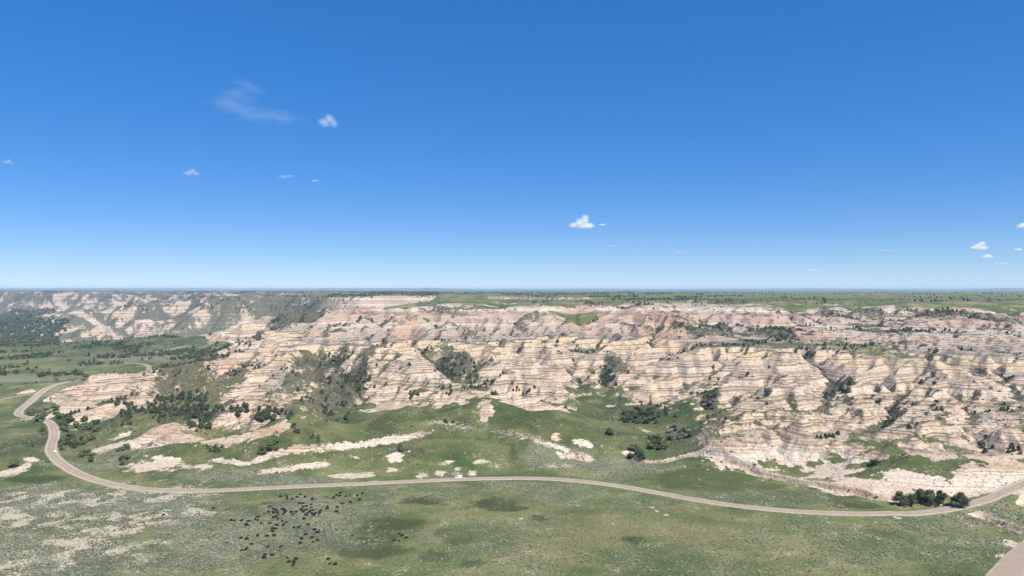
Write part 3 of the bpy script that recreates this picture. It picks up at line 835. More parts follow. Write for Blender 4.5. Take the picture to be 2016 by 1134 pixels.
def blob(bm, c, r, rng, sq=1.0, sub=1, rough=0.28):
    g = bmesh.ops.create_icosphere(bm, subdivisions=sub, radius=1.0)
    for v in g["verts"]:
        d = v.co.normalized()
        k = 1 + rough * (rng.random() * 2 - 1)
        v.co = Vector((c[0] + d.x * r * k, c[1] + d.y * r * k, c[2] + d.z * r * k * sq))

def leaves(bm, c, r, n, size, rng, sq=1.0):
    for _ in range(n):
        d = Vector((rng.gauss(0, 1), rng.gauss(0, 1), rng.gauss(0, 1))).normalized()
        p = Vector(c) + Vector((d.x, d.y, d.z * sq)) * r * (0.55 + 0.55 * rng.random())
        a = Vector((rng.gauss(0, 1), rng.gauss(0, 1), rng.gauss(0, 1))).normalized(); b = d.cross(a)
        s = size * (0.6 + 0.8 * rng.random())
        if b.length < 1e-3: continue
        b.normalize(); a2 = b.cross((d + a * 0.6).normalized())
        q = [bm.verts.new(p + b * s + a2 * s * 0.3), bm.verts.new(p + a2 * s), bm.verts.new(p - b * s - a2 * s * 0.2), bm.verts.new(p - a2 * s * 0.8)]
        bm.faces.new(q)

def tube(bm, pts, rad, seg=6):
    rings = []
    for i, (p, r) in enumerate(zip(pts, rad)):
        p = Vector(p)
        d = (Vector(pts[min(i + 1, len(pts) - 1)]) - Vector(pts[max(i - 1, 0)])).normalized()
        u = d.orthogonal().normalized(); w = d.cross(u)
        rings.append([bm.verts.new(p + (u * math.cos(2 * math.pi * k / seg) + w * math.sin(2 * math.pi * k / seg)) * r) for k in range(seg)])
    for a, b in zip(rings, rings[1:]):
        for k in range(seg):
            bm.faces.new((a[k], a[(k + 1) % seg], b[(k + 1) % seg], b[k]))
    bm.faces.new(rings[-1])

def done(bm, name, mat, smooth_=False):
    me = bpy.data.meshes.new(name); bm.normal_update(); bm.to_mesh(me); bm.free(); me.materials.append(mat)
    if smooth_: me.polygons.foreach_set("use_smooth", [True] * len(me.polygons))
    return me

def conifer_crown(seed, mat, wide=0.36):
    """unit-height juniper crown, uneven and open at the edge"""
    rng = random.Random(seed); bm = bmesh.new()
    for k in range(7):
        f = k / 6; r = wide * (1 - 0.55 * f) * (0.75 + 0.4 * rng.random())
        c = (rng.uniform(-1, 1) * 0.13 * (1 - f), rng.uniform(-1, 1) * 0.13 * (1 - f), 0.22 + 0.56 * f)
        blob(bm, c, r * 0.72, rng, 0.85)
        leaves(bm, c, r, 34, 0.055, rng, 0.95)
    return done(bm, "juniper_crown", mat)

def round_crown(seed, mat, n=6, leaf=46, size=0.06):
    rng = random.Random(seed); bm = bmesh.new()
    for k in range(n):
        a = 2 * math.pi * k / n + rng.random(); f = 0.0 if k == 0 else 1.0
        c = (math.cos(a) * 0.24 * f, math.sin(a) * 0.24 * f, 0.44 + rng.uniform(-0.22, 0.26))
        r = rng.uniform(0.19, 0.30)
        blob(bm, c, r * 0.75, rng, 0.85)
        leaves(bm, c, r, leaf, size, rng)
    return done(bm, "round_crown", mat)

def shrub_mesh(seed, mat, n=3, leaf=10, name="shrub"):
    rng = random.Random(seed); bm = bmesh.new()
    for k in range(n):
        c = (rng.uniform(-0.4, 0.4), rng.uniform(-0.4, 0.4), rng.uniform(0.12, 0.3)); r = rng.uniform(0.28, 0.42)
        g = bmesh.ops.create_icosphere(bm, subdivisions=1, radius=1.0)
        for v in g["verts"]:
            d = v.co.normalized(); q = 1 + 0.3 * (rng.random() * 2 - 1)
            v.co = Vector((c[0] + d.x * r * q, c[1] + d.y * r * q, c[2] + d.z * r * q * 0.8))
        leaves(bm, c, r * 1.1, leaf, 0.09, rng)
    return done(bm, name, mat)

def tiny_sage(seed, mat):
    rng = random.Random(seed); bm = bmesh.new()
    for k in range(2):
        c = (rng.uniform(-0.3, 0.3), rng.uniform(-0.3, 0.3), 0.2); r = rng.uniform(0.3, 0.45)
        blob(bm, c, r, rng, 0.7, 1, 0.3)
    return done(bm, "sage_clump", mat)

def trunk_mesh(seed, mat, forks=3, top=0.55, r=0.035):
    rng = random.Random(seed); bm = bmesh.new()
    tube(bm, [(0, 0, -0.04), (rng.uniform(-.02, .02), 0, top * 0.45), (rng.uniform(-.05, .05), rng.uniform(-.04, .04), top)], [r, r * 0.75, r * 0.4], 6)
    for k in range(forks):
        a = 2 * math.pi * k / forks + rng.random(); h = top * rng.uniform(0.35, 0.6)
        tube(bm, [(0, 0, h), (math.cos(a) * 0.12, math.sin(a) * 0.12, h + 0.14), (math.cos(a) * 0.22, math.sin(a) * 0.22, h + 0.3)], [r * 0.5, r * 0.35, r * 0.15], 5)
    return done(bm, "trunk", mat)

JC = [conifer_crown(k, JUN, 0.40 + 0.04 * k) for k in range(5)]
RC = [round_crown(20 + k, ASH) for k in range(4)]
SC = [round_crown(40 + k, SILVER, 5, 60, 0.05) for k in range(2)]
JT = [trunk_mesh(60 + k, BARK, 2, 0.5, 0.03) for k in range(2)]
RTK = [trunk_mesh(70 + k, PALEBARK, 4, 0.5, 0.03) for k in range(2)]
rnd = random.Random(5)
COUNT = {}
def plant_tree(kind, x, y, z, h, label, group, name=None):
    crowns, trunks, nm, cat = {"j": (JC, JT, "juniper_tree", "juniper"), "a": (RC, RTK, "ash_tree", "tree"), "s": (SC, JT, "leafless_shrub", "shrub")}[kind]
    e = bpy.data.objects.new(nm, None); e.empty_display_size = 0.2; link(e)
    e.location = (x, y, z - 0.1); e.rotation_euler = (0, 0, rnd.uniform(0, 6.28))
    w = rnd.uniform(0.95, 1.3) * (1.15 if kind != "j" else 1.0)
    e.scale = (h * w, h * w, h)
    e["label"] = label; e["category"] = cat
    if group: e["group"] = group
    link(bpy.data.objects.new("crown", rnd.choice(crowns)), e)
    link(bpy.data.objects.new("trunk", rnd.choice(trunks)), e)
    COUNT[nm] = COUNT.get(nm, 0) + 1
    return e

# groups of trees: label, rectangle in the photograph, number, kind, heights
CLUMPS = [
 ("the draw below the left spur", 305,342,783,812,20,"j",3.5,6),
 ("the draw beside the spur crest", 345,378,778,793,9,"j",3,5),
 ("the thicket under the leftmost tall cliff", 368,414,806,845,26,"j",4,7),
 ("the hollow behind the left spur", 386,410,772,792,7,"j",3,5),
 ("the row by the left cliff corner", 449,490,802,822,9,"j",4,6.5),
 ("the clump under the left banded cliff", 506,542,808,830,11,"j",4,7),
 ("the few right of that cliff's clump", 546,573,812,826,5,"j",3,5),
 ("the slope above the bend draw", 240,262,796,806,5,"j",3,5),
 ("the gap between two pale domes", 216,242,786,799,7,"j",3,5),
 ("the slope right of the pale domes", 282,306,795,805,4,"j",3,4.5),
 ("the clump below the larger pale dome", 240,259,815,839,9,"j",3.5,5.5),
 ("the strip inside the upper road bend", 58,122,808,831,20,"a",4,7),
 ("the thicket beside the lower road bend", 120,196,828,853,22,"a",4,7),
 ("the hollow right of the road bend", 128,186,857,878,14,"a",3.5,6),
 ("the grass right of the road bend", 160,183,893,911,5,"a",4,6),
 ("the bank at the road bend's edge", 111,131,873,889,5,"a",2.5,4),
 ("the bushes beside the small pale bank", 223,254,874,888,7,"a",2.5,4),
 ("the bushes ending the long pale bank", 236,260,901,916,4,"a",3,5),
 ("the narrow draw on the foothill", 405,441,876,892,8,"j",2,3.5),
 ("the hollow left of white patches", 528,553,873,889,6,"a",3,5),
 ("the lower end of that hollow", 509,523,886,896,3,"a",3,5),
 ("the crease between two foothills", 613,636,860,871,4,"j",2.5,4),
 ("the wide gully left of centre", 630,690,735,835,26,"j",2.5,5),
 ("the narrow gully beside the wide one", 700,742,715,768,12,"j",2.5,4.5),
 ("the cliff foot above the central mound", 804,823,774,787,5,"j",3,5),
 ("the shelf below the central cliff", 868,890,768,780,5,"j",2.5,4),
 ("the diagonal draw across the middle cliffs", 872,952,700,742,18,"j",2.5,4.5),
 ("the forked gully above the basin", 1175,1214,716,760,16,"j",2.5,5),
 ("the belt along the basin wash", 1222,1304,809,836,28,"a",3,5.5),
 ("the shelf left of the basin", 1010,1054,764,781,9,"j",2.5,4.5),
 ("the creek below the green basin", 1271,1314,861,886,12,"a",3.5,6),
 ("the creek right of the basin", 1318,1357,841,870,9,"s",3,5),
 ("the head of the white creek bank", 1238,1273,884,906,9,"a",4,6.5),
 ("the draw below the right cliffs", 1384,1412,790,811,7,"s",3,5),
 ("the notch of the right cliff", 1394,1417,746,761,5,"j",2.5,4),
 ("the ledge above the pale bank", 1606,1652,855,865,10,"j",2.5,4),
 ("the ravine at the far right", 1985,2014,880,897,6,"j",3,5),
 ("the slope beside the right ravine", 1928,1975,862,890,6,"j",2.5,4),
]
ORD = "first second third fourth fifth sixth seventh eighth ninth tenth eleventh twelfth thirteenth fourteenth fifteenth".split()
def ordinals(items, key, names):
    """leftmost, second from left ... for items sorted along the picture"""
    it = sorted(items, key=key)
    for k, q in enumerate(it):
        yield q, ("only" if len(it) == 1 else "leftmost" if k == 0 else "rightmost" if k == len(it) - 1 else ORD[k] + " from left")
def clump_points(x0, x1, y0, y1, n, tries=8):
    out = []
    for _ in range(n * tries):
        if len(out) >= n: break
        px = rnd.uniform(x0, x1); py = rnd.uniform(y0, y1)
        x, y, z = ground_row(px, py)
        if all((x - a[0]) ** 2 + (y - a[1]) ** 2 > 5 for a in out): out.append((x, y, z, px, py))
    return out
KINDW = {"j": "dark juniper", "a": "leafy tree", "s": "grey shrub"}
for lab, x0, x1, y0, y1, n, kind, h0, h1 in CLUMPS:
    pts = clump_points(x0, x1, y0, y1, n)
    if len(pts) > 12:
        pts.sort(key=lambda p: p[4]); h = len(pts) // 2
        halves = [("upper half of ", pts[:h]), ("lower half of ", pts[h:])]
    else:
        halves = [("", pts)]
    for hw, part in halves:
        for (x, y, z, px, py), o_ in ordinals(part, lambda p: p[3], ORD):
            plant_tree(kind, x, y, z, rnd.uniform(h0, h1), KINDW[kind] + ", " + o_ + (", " + hw if hw else " in ") + lab, "trees of " + lab[4:])
# trees that stand alone
for lab, px, py, kind, h in [
 ("lone dark tree on the grass left of the road, near the photo's left edge", 29, 920, "a", 6.5),
 ("lone dark bush on the green foothill above the white camper", 789, 888, "j", 5.5),
 ("lone tree on the grey sage flat of the left valley", 169, 746, "a", 7),
 ("left one of two small dark trees on the central green mound", 877, 832, "j", 4),
 ("right one of two small dark trees on the central green mound", 892, 833, "j", 3.4),
 ("lone upright dark tree on the green hill above the creek", 1199, 856, "j", 6),
 ("dark lobed bush alone on the green slope above the right road", 1722, 916, "a", 5),
 ("small dark bush just above the cliff ledge, far right green hill", 1790, 842, "j", 3.5),
]:
    x, y, z = ground_row(px, py)
    plant_tree(kind, x, y, z, h, lab, None)
print("trees", COUNT, round(time.time() - T0, 1))

# the roadside grove: large enough to show limbs
def big_tree(px, py, h, w, seed, label, group):
    x, y, z = ground_row(px, py)
    rng = random.Random(seed)
    e = bpy.data.objects.new("cottonwood_tree", None); link(e); e.location = (x, y, z - 0.15)
    e["label"] = label; e["category"] = "tree"
    if group: e["group"] = group
    bt = bmesh.new(); bc = bmesh.new()
    tips = []
    lean = rng.uniform(-0.06, 0.06) * h
    tube(bt, [(0, 0, -0.3), (lean * 0.3, 0, h * 0.15), (lean * 0.6, 0, h * 0.38), (lean, 0, h * 0.7)], [h * 0.034, h * 0.026, h * 0.02, h * 0.008], 8)
    for k in range(8):
        a = 2 * math.pi * k / 8 + rng.uniform(-0.4, 0.4); z0 = h * rng.uniform(0.08, 0.45)
        r = w * 0.5 * rng.uniform(0.55, 1.0); z1 = z0 + h * rng.uniform(0.08, 0.30)
        tip = (math.cos(a) * r, math.sin(a) * r, z1)
        tube(bt, [(lean * 0.4, 0, z0), (math.cos(a) * r * 0.5, math.sin(a) * r * 0.5, z0 + (z1 - z0) * 0.65), tip], [h * 0.013, h * 0.009, h * 0.004], 5)
        tips.append(tip)
    tips += [(lean, 0, h * 0.84), (w * 0.2, -w * 0.1, h * 0.4), (-w * 0.22, 0, h * 0.45), (0, -w * 0.25, h * 0.3), (lean * 0.5 + w * 0.12, 0, h * 0.68), (-w * 0.12, w * 0.1, h * 0.72), (0, -w * 0.14, h * 0.62)]
    for c in tips:
        r = w * rng.uniform(0.16, 0.25)
        blob(bc, c, r * 0.6, rng, 0.8, 1, 0.35)
        leaves(bc, c, r, 260, h * 0.020, rng, 0.8)
        for _ in range(2):
            c2 = (c[0] + rng.uniform(-1, 1) * r * 1.1, c[1] + rng.uniform(-1, 1) * r, c[2] + rng.uniform(-0.9, 0.7) * r)
            leaves(bc, c2, r * 0.55, 110, h * 0.018, rng, 0.8)
    link(bpy.data.objects.new("trunk", done(bt, "trunk", PALEBARK)), e)
    link(bpy.data.objects.new("crown", done(bc, "crown", ASH)), e)
big_tree(1772, 993, 8.0, 8.5, 1, "leftmost, lowest leafy tree of the roadside grove at lower right", "roadside grove")
big_tree(1793, 994, 7.0, 7.0, 2, "small leafy tree second from the left end of the roadside grove", "roadside grove")
big_tree(1812, 994, 10.0, 8.5, 3, "tall leafy tree in the middle of the roadside grove", "roadside grove")
big_tree(1830, 993, 9.6, 8.5, 4, "broad leafy tree right of the middle of the roadside grove", "roadside grove")
big_tree(1851, 992, 9.2, 6.0, 5, "thin pale trunked tree at the right end of the roadside grove", "roadside grove")
big_tree(1891, 998, 9.4, 9.4, 6, "round dark leafy tree alone at the lower right road edge", None)

# ------------------------------------------------------------------ countless plants
def proto_collection(name, meshes):
    c = bpy.data.collections.new(name)
    for m in meshes:
        c.objects.link(bpy.data.objects.new(name + "_pattern", m))
    return c
def scatter(name, pts, size, coll, nvar, label, cat, sq=0.25):
    """one object: a cloud of points with a plant on each"""
    pts = np.asarray(pts, dtype=np.float32); n = len(pts)
    me = bpy.data.meshes.new(name); me.vertices.add(n); me.vertices.foreach_set("co", pts.ravel())
    r = np.random.default_rng(n)
    a = me.attributes.new("size", 'FLOAT_VECTOR', 'POINT')
    sv = np.stack([size * (1 + sq * (r.random(n) - 0.5)), size * (1 + sq * (r.random(n) - 0.5)), size * (0.8 + 0.4 * r.random(n))], 1)
    a.data.foreach_set("vector", sv.astype(np.float32).ravel())
    a = me.attributes.new("turn", 'FLOAT_VECTOR', 'POINT')
    a.data.foreach_set("vector", np.stack([np.zeros(n), np.zeros(n), r.random(n) * 6.283], 1).astype(np.float32).ravel())
    a = me.attributes.new("var", 'INT', 'POINT'); a.data.foreach_set("value", r.integers(0, nvar, n).astype(np.int32))
    o = link(bpy.data.objects.new(name, me))
    g = bpy.data.node_groups.new(name, 'GeometryNodeTree')
    g.interface.new_socket("Geometry", in_out='INPUT', socket_type='NodeSocketGeometry')
    g.interface.new_socket("Geometry", in_out='OUTPUT', socket_type='NodeSocketGeometry')
    N = g.nodes; L = g.links
    gi = N.new("NodeGroupInput"); go = N.new("NodeGroupOutput"); ip = N.new("GeometryNodeInstanceOnPoints"); ci = N.new("GeometryNodeCollectionInfo")
    ci.inputs["Collection"].default_value = coll; ci.inputs["Separate Children"].default_value = True; ci.inputs["Reset Children"].default_value = True
    ip.inputs["Pick Instance"].default_value = True
    def named(nm, dt):
        q = N.new("GeometryNodeInputNamedAttribute"); q.data_type = dt; q.inputs[0].default_value = nm
        return q.outputs[0]
    L.new(gi.outputs[0], ip.inputs["Points"]); L.new(ci.outputs[0], ip.inputs["Instance"])
    L.new(named("var", 'INT'), ip.inputs["Instance Index"])
    er = N.new("FunctionNodeEulerToRotation"); L.new(named("turn", 'FLOAT_VECTOR'), er.inputs[0]); L.new(er.outputs[0], ip.inputs["Rotation"])
    L.new(named("size", 'FLOAT_VECTOR'), ip.inputs["Scale"])
    L.new(ip.outputs[0], go.inputs[0])
    md = o.modifiers.new("plants", 'NODES'); md.node_group = g
    o["kind"] = "stuff"; o["label"] = label; o["category"] = cat
    return o

AREA = np.abs(np.gradient(XX, axis=1)) * np.gradient(YY, axis=0)
def sample(W, n, seed):
    r = np.random.default_rng(seed)
    p = (W * AREA).ravel(); p = np.cumsum(p); p /= p[-1]
    i = np.searchsorted(p, r.random(n))
    iy, ix = np.unravel_index(i, W.shape)
    x = XX[iy, ix] + (r.random(n) - 0.5) * 1.2 * np.abs(np.gradient(XX, axis=1))[iy, ix]
    y = YY[iy, ix] + (r.random(n) - 0.5) * 1.2 * np.gradient(YY, axis=0)[iy, ix]
    return np.column_stack([x, y, land_at(x, y)]), iy, ix
INVIEW = (np.abs(TT) < 0.78)
D_ROAD = np.full(XX.shape, 1e9)
for R_, h_ in ((ROAD, 0), (SIDE_ROAD, -2), (VALLEY_ROAD, 0), (RIDGE_ROAD, 0), (LOOP_ROAD, 0), (NEAR_ROAD, 3)):
    D_ROAD = np.minimum(D_ROAD, dist_poly(XX, YY, R_[::4, :2], 30)[0] - h_)
OFFROAD = D_ROAD > 6.8

r_ = np.random.default_rng(3)
low_near = (YY < 620) & (YY > 300) & INVIEW & OFFROAD
cl1 = ss(0.0, 0.35, fbm(XX, YY, 22, 3, 201) + 0.10); cl2 = ss(-0.1, 0.4, fbm(XX, YY, 55, 3, 203))
W = low_near * GR * (0.02 + SAGE * 1.3 * (0.12 + cl1)) * (1 - 0.8 * LUSH)
p, iy, ix = sample(W, 20000, 301)
scatter("sagebrush", p, 0.55 + 0.75 * r_.random(len(p)), proto_collection("sage", [tiny_sage(k, SAGEL) for k in range(4)]), 4, "silvery grey sagebrush dotted over the prairie grass", "sagebrush")
W = low_near * (0.03 + 1.0 * PALE + 1.1 * SAGE * (0.3 + cl2) * (TT < -0.16) + 0.3 * SAGE * cl2) * ss(0.0, 0.3, fbm(XX, YY, 14, 2, 207) + 0.15)
p, iy, ix = sample(W, 30000, 303)
scatter("dark_sagebrush", p, 0.45 + 0.55 * r_.random(len(p)), proto_collection("dark_sage", [tiny_sage(9 + k, DARKSAGE) for k in range(4)]), 4, "dark low brush speckling the pale lower left flats", "sagebrush")
# brush down the draws of the badlands
CREEKM = np.zeros(XX.shape)
for poly in (CREEK, CREEK2):
    CREEKM = np.maximum(CREEKM, (dist_poly(XX, YY, poly, 30)[0] < 5.5) * ss(-0.15, 0.15, perlin(XX / 14, YY / 14, 209)))
W = ((YY > 480) & (YY < 2100)) * INVIEW * OFFROAD * (BR ** 1.5 + 0.04 * BAD + 0.6 * BAD * (1 - ss(0.15, 0.45, SLOPE)) * ss(-0.1, 0.2, n_b) + 0.03 * (GR > 0.5) * (ZB > 4) + 0.45 * (GR > 0.5) * (ZB > 3) * (YY < 900) * ss(0.12, 0.3, n_b + 0.5 * n_c)) * (1 - 0.8 * ss(0.4, 0.7, BARE)) + 0.7 * CREEKM
p, iy, ix = sample(W, 90000, 305)
scatter("draw_brush", p, (0.55 + 1.35 * r_.random(len(p)) ** 2.2) * (1 + 0.35 * (p[:, 1] > 1000)), proto_collection("brush", [shrub_mesh(k, SHRUB) for k in range(4)] + [shrub_mesh(8, SILVER)]), 5, "dark scrub lining the gullies of the badlands", "scrub")
W = ((YY > 560) & (YY < 2300)) * INVIEW * OFFROAD * (BR ** 2) * ss(0.1, 0.4, fbm(XX, YY, 60, 3, 211) + 0.12) * (1 - ss(0.2, 0.5, BARE))
p, iy, ix = sample(W, 6500, 307)
JUNC = proto_collection("juniper", JC + [RC[0]])
scatter("scattered_junipers", p, 2.2 + 2.6 * r_.random(len(p)), JUNC, 6, "small dark junipers dotted through the upper gullies", "junipers")
# wooded green valley on the left, copses on the plateau, the wood along the river
vz = ss(0.12, 0.30, fbm(XX, YY, 130, 3, 213) + 0.3 * fbm(XX, YY, 40, 2, 215))
W = ((YY > 900) & (YY < 2600)) * (TT < -0.30) * (TT > -0.78) * OFFROAD * (ZB < 48) * (vz * (1 - 0.75 * BAD) + 0.008)
p, iy, ix = sample(W, 3000, 309)
scatter("valley_trees", p, 3.5 + 4.0 * r_.random(len(p)), proto_collection("valley_tree", RC + JC[:2]), 6, "dark trees and thickets across the green left valley", "trees")
cz = ss(0.20, 0.34, fbm(XX, YY, 220, 3, 217) + 0.25 * fbm(XX, YY, 60, 2, 219))
W = ((YY > 1050) & (YY < 5200)) * (TT > -0.3) * INVIEW * (ZB > 99) * (cz * (0.25 + ss(0.04, 0.25, 0.5 - np.abs(TT + 0.1))) + 0.0005)
p, iy, ix = sample(W, 2600, 311)
scatter("plateau_copses", p, 3.5 + 3.5 * r_.random(len(p)), JUNC, 6, "dark copses along the rim of the green plateau", "trees")
W = ((YY > 2350) & (YY < 4300)) * (TT < -0.615 + 0.02 * fbm(XX, YY, 300, 2, 221)) * (TT > -0.80) * (ZB < 14) * 1.0
p, iy, ix = sample(W, 12000, 313)
scatter("river_wood", p, 8 + 6 * r_.random(len(p)), proto_collection("river_tree", RC), 4, "dark wood of cottonwoods along the river at far left", "wood")
W = ((YY > 2200) & (YY < 7000)) * INVIEW * (TT < -0.1) * (FAR_DARK := ss(0.05, 0.3, fbm(XX, YY, 200, 3, 223)) * ss(20, 60, ZB))
p, iy, ix = sample(W, 15000, 315)
scatter("far_junipers", p, 4 + 4 * r_.random(len(p)), JUNC, 6, "dark juniper patches on the far left badlands", "junipers")
print("plants", round(time.time() - T0, 1))
# ------------------------------------------------------------------ the bison herd
def evaluated(o):
    dg = bpy.context.evaluated_depsgraph_get(); dg.update()
    return bpy.data.meshes.new_from_object(o.evaluated_get(dg))

def bison_mesh(seed, graze):
    """one continuous body: deep hump, low shaggy head, light hindquarters, jointed legs"""
    bm = bmesh.new()
    # rings from rump to muzzle: x, centre z, half height, half width
    hz = 0.0 if graze else 0.28
    P = [(-1.30, 1.10, .10, .08), (-1.22, 1.08, .30, .20), (-1.0, 1.05, .42, .30), (-.65, 1.02, .46, .35), (-.25, 1.05, .52, .40), (.15, 1.14, .62, .42),
         (.50, 1.18, .64, .40), (.80, 1.08 + hz * .3, .54, .34), (1.05, .92 + hz * .7, .42, .28), (1.25, .74 + hz, .34, .24), (1.42, .56 + hz, .26, .19), (1.55, .40 + hz, .16, .13), (1.60, .34 + hz, .06, .06)]
    seg = 12; rings = []
    for x, zc, hh, hw in P:
        rings.append([bm.verts.new((x, math.sin(2 * math.pi * k / seg) * hw, zc + math.cos(2 * math.pi * k / seg) * hh)) for k in range(seg)])
    for a, b in zip(rings, rings[1:]):
        for k in range(seg): bm.faces.new((a[k], a[(k + 1) % seg], b[(k + 1) % seg], b[k]))
    bm.faces.new(rings[0]); bm.faces.new(rings[-1][::-1])
    rng = random.Random(seed)
    for sy in (-1, 1):
        k = rng.uniform(-0.12, 0.12) * sy
        tube(bm, [(.45, .24 * sy, .95), (.48 + k * .5, .23 * sy, .55), (.46 + k, .22 * sy, .30), (.47 + k, .22 * sy, -.02)], [.19, .12, .075, .085], 8)
        tube(bm, [(-.95, .20 * sy, 1.0), (-.86 - k * .4, .21 * sy, .72), (-1.06 - k, .21 * sy, .42), (-1.02 - k, .21 * sy, .18), (-.98 - k, .21 * sy, -.02)], [.24, .18, .085, .07, .08], 8)
    tube(bm, [(-1.25, 0, 1.25), (-1.40, 0, 1.05), (-1.42, 0, .70)], [.05, .04, .06], 6)
    tube(bm, [(1.22, 0, .60 + hz), (1.22, 0, .36 + hz), (1.20, 0, .20 + hz)], [.16, .12, .03], 6)       # beard
    for sy in (-1, 1):
        tube(bm, [(1.16, .20 * sy, .98 + hz), (1.18, .36 * sy, 1.06 + hz), (1.18, .38 * sy, 1.24 + hz)], [.07, .055, .04], 6)
    bmesh.ops.recalc_face_normals(bm, faces=bm.faces)
    me = bpy.data.meshes.new("bison_raw"); bm.to_mesh(me); bm.free()
    o = bpy.data.objects.new("bison_raw", me); scene.collection.objects.link(o)
    r = o.modifiers.new("r", 'REMESH'); r.mode = 'VOXEL'; r.voxel_size = 0.055; r.use_smooth_shade = True
    s = o.modifiers.new("s", 'SMOOTH'); s.iterations = 3; s.factor = 0.4
    d = o.modifiers.new("d", 'DECIMATE'); d.ratio = 0.35
    out = evaluated(o); out.name = "bison"
    bpy.data.objects.remove(o)
    return out
def hide_material():
    t = NT("bison_hide"); tc = t.n.new("ShaderNodeTexCoord"); sp = t.n.new("ShaderNodeSeparateXYZ"); t.t.links.new(tc.outputs["Object"], sp.inputs[0])
    f = t.math('ADD', t.math('MULTIPLY', sp.outputs[0], 0.5), t.math('MULTIPLY', t.noise(6, 3, 0.6, tc.outputs["Object"]), 0.5))
    c = t.ramp(f, [(0.0, (0.020, 0.014, 0.010)), (0.25, (0.016, 0.011, 0.008)), (0.6, (0.012, 0.008, 0.006))])
    t.t.links.new(c, t.b.inputs["Base Color"])
    return t.m
HIDE = hide_material()
BISON = [bison_mesh(1, True), bison_mesh(2, False), bison_mesh(3, True)]
for m in BISON:
    m.materials.clear(); m.materials.append(HIDE)

Z1 = [(1072,92),(1632,72),(1580,100),(1622,112),(1715,122),(800,125),(880,117),(885,155),(958,157),(1025,130),(1140,126),(1240,157),(1298,150,.6),(1452,138),(1537,138),
 (1062,218),(1112,222),(1220,236),(1158,257),(1115,268),(1225,277),(1448,268),(1452,288),(1588,270),(1648,219),(1680,210,.6),(645,265),(690,300),(738,313),(820,298),(850,306),(865,335),(848,360),(690,342),(700,352),(746,342),(768,364),(625,340),(570,352,.6),
 (948,340),(1010,343),(1025,328,.7),(975,376),(1083,300),(1095,308),(1155,307),(1110,337),(1205,330),(1250,316),(1292,306,.7),(1352,325),(1178,355),(1148,382),(1235,362),(1280,362),(1258,388),(1340,352),(1325,388,.6),(1575,333),(1125,433),
 (735,402),(695,418),(757,435),(812,432,.6),(485,408),(447,438),(482,452),(105,453),(148,458),(248,461),(348,468),(313,510),(328,526),(525,492),(650,498),(740,522),(818,470),(872,487),(840,518),
 (690,573),(725,575),(682,608),(985,558),(1042,556),(1077,530,.6),(1180,516),(1270,586),(1335,587,.6),(1410,600,.6),(1308,624),(1572,582,.6),
 (475,670),(605,678),(705,668),(345,660,.6),(240,706),(305,715,.7),(333,712),(1005,680,.6),(1152,650),(1080,712),(1230,700),(1315,735),(1250,752,.7),(1075,772),
 (45,768,.7),(390,788),(318,858),(262,877),(620,826),(797,830),(780,880,.6),(578,941),(682,938),(570,978),(880,978,.8),(1013,993),(910,1033),(985,1040),(972,1080),(1468,996),(1482,1060,.7),(1557,1070)]
HERD = [(440 + p[0] / 7.088, 960 + p[1] / 7.088, p[2] if len(p) > 2 else 1.0) for p in Z1]
HERD += [(690, 974, 1), (703, 975, 1), (714, 971.5, 1), (708, 983.5, 1), (690, 988.5, 1), (663, 1007, 1)]
LONE = [(180, 1012, 0.8, "lone dark bison on the pale flat at far left, away from the herd"),
        (322, 1013.5, 1.0, "dark bison by the dark green hollow left of the herd"),
        (420, 1000.5, 0.9, "lone bison just above the green hollow, left of the herd"),
        (787, 1050, 0.85, "uppermost bison of the five right of the trail"),
        (791.5, 1054, 0.95, "second bison from top of the five right of the trail"),
        (799.5, 1058.5, 1.0, "rightmost bison of the five right of the trail"),
        (776.5, 1063.5, 0.95, "leftmost bison of the five right of the trail"),
        (785.5, 1064.5, 0.7, "lowest, small bison of the five right of the trail"),
        (694, 1053.5, 0.6, "tiny bison calf alone beside the dark sage, right of the herd")]
def herd_label(px, py, s):
    sz = "small bison calf" if s < 0.75 else "black bison"
    if py < 984:
        w = "in the uppermost row of the herd" + (", right end" if px > 640 else ", left end" if px < 585 else ", middle")
    elif px < 497 and py < 1040: w = "at the left edge of the herd"
    elif py < 1003: w = "in the dense upper herd's left" if px < 575 else ("in the dense upper herd's right" if px < 632 else "apart at the upper right of the herd")
    elif py < 1022: w = ("in the herd's middle" if py < 1016 else "just under the herd's middle") if px < 570 else ("among those right of the herd's middle" if px < 610 else "at the thin right side of the herd")
    elif py < 1050: w = "left in the herd's loose rows" if px < 545 else ("amid the herd's loose rows" if px < 590 else "right in the herd's loose rows")
    elif py < 1088: w = "low on the herd's left side" if px < 530 else "low in the herd's middle"
    else: w = "in the herd's lowest row, left" if px < 590 else "in the herd's lowest row, right"
    return sz + " " + w
rb = random.Random(77)
SEEN_LABEL = {}
def put_bison(px, py, s, label, group):
    x, y, z = ground_row(px, py + 2.0)
    o = bpy.data.objects.new("bison", BISON[rb.randrange(3)]); link(o)
    o.location = (x, y, z - 0.03)
    side = 0 if rb.random() < 0.5 else math.pi
    o.rotation_euler = (0, 0, side + rb.gauss(0.1, 0.55))
    k = s * rb.uniform(0.92, 1.08) * 0.80
    o.scale = (k, k * 1.05, k)
    o["label"] = label; o["category"] = "bison"; o["group"] = group
GROUPS = {}
for q in HERD:
    GROUPS.setdefault(herd_label(*q), []).append(q)
for lb, qs in GROUPS.items():
    sz, w = (lb[:16], lb[17:]) if lb.startswith("small") else (lb[:11], lb[12:])
    for q, o_ in ordinals(qs, lambda p: p[0], ORD):
        put_bison(*q, (o_ + " " + sz + " " + w) if o_ != "only" else lb, "bison " + w)
for px, py, s, lb in LONE:
    put_bison(px, py, s, lb, "bison away from the herd")
print("bison", len(HERD) + len(LONE), round(time.time() - T0, 1))

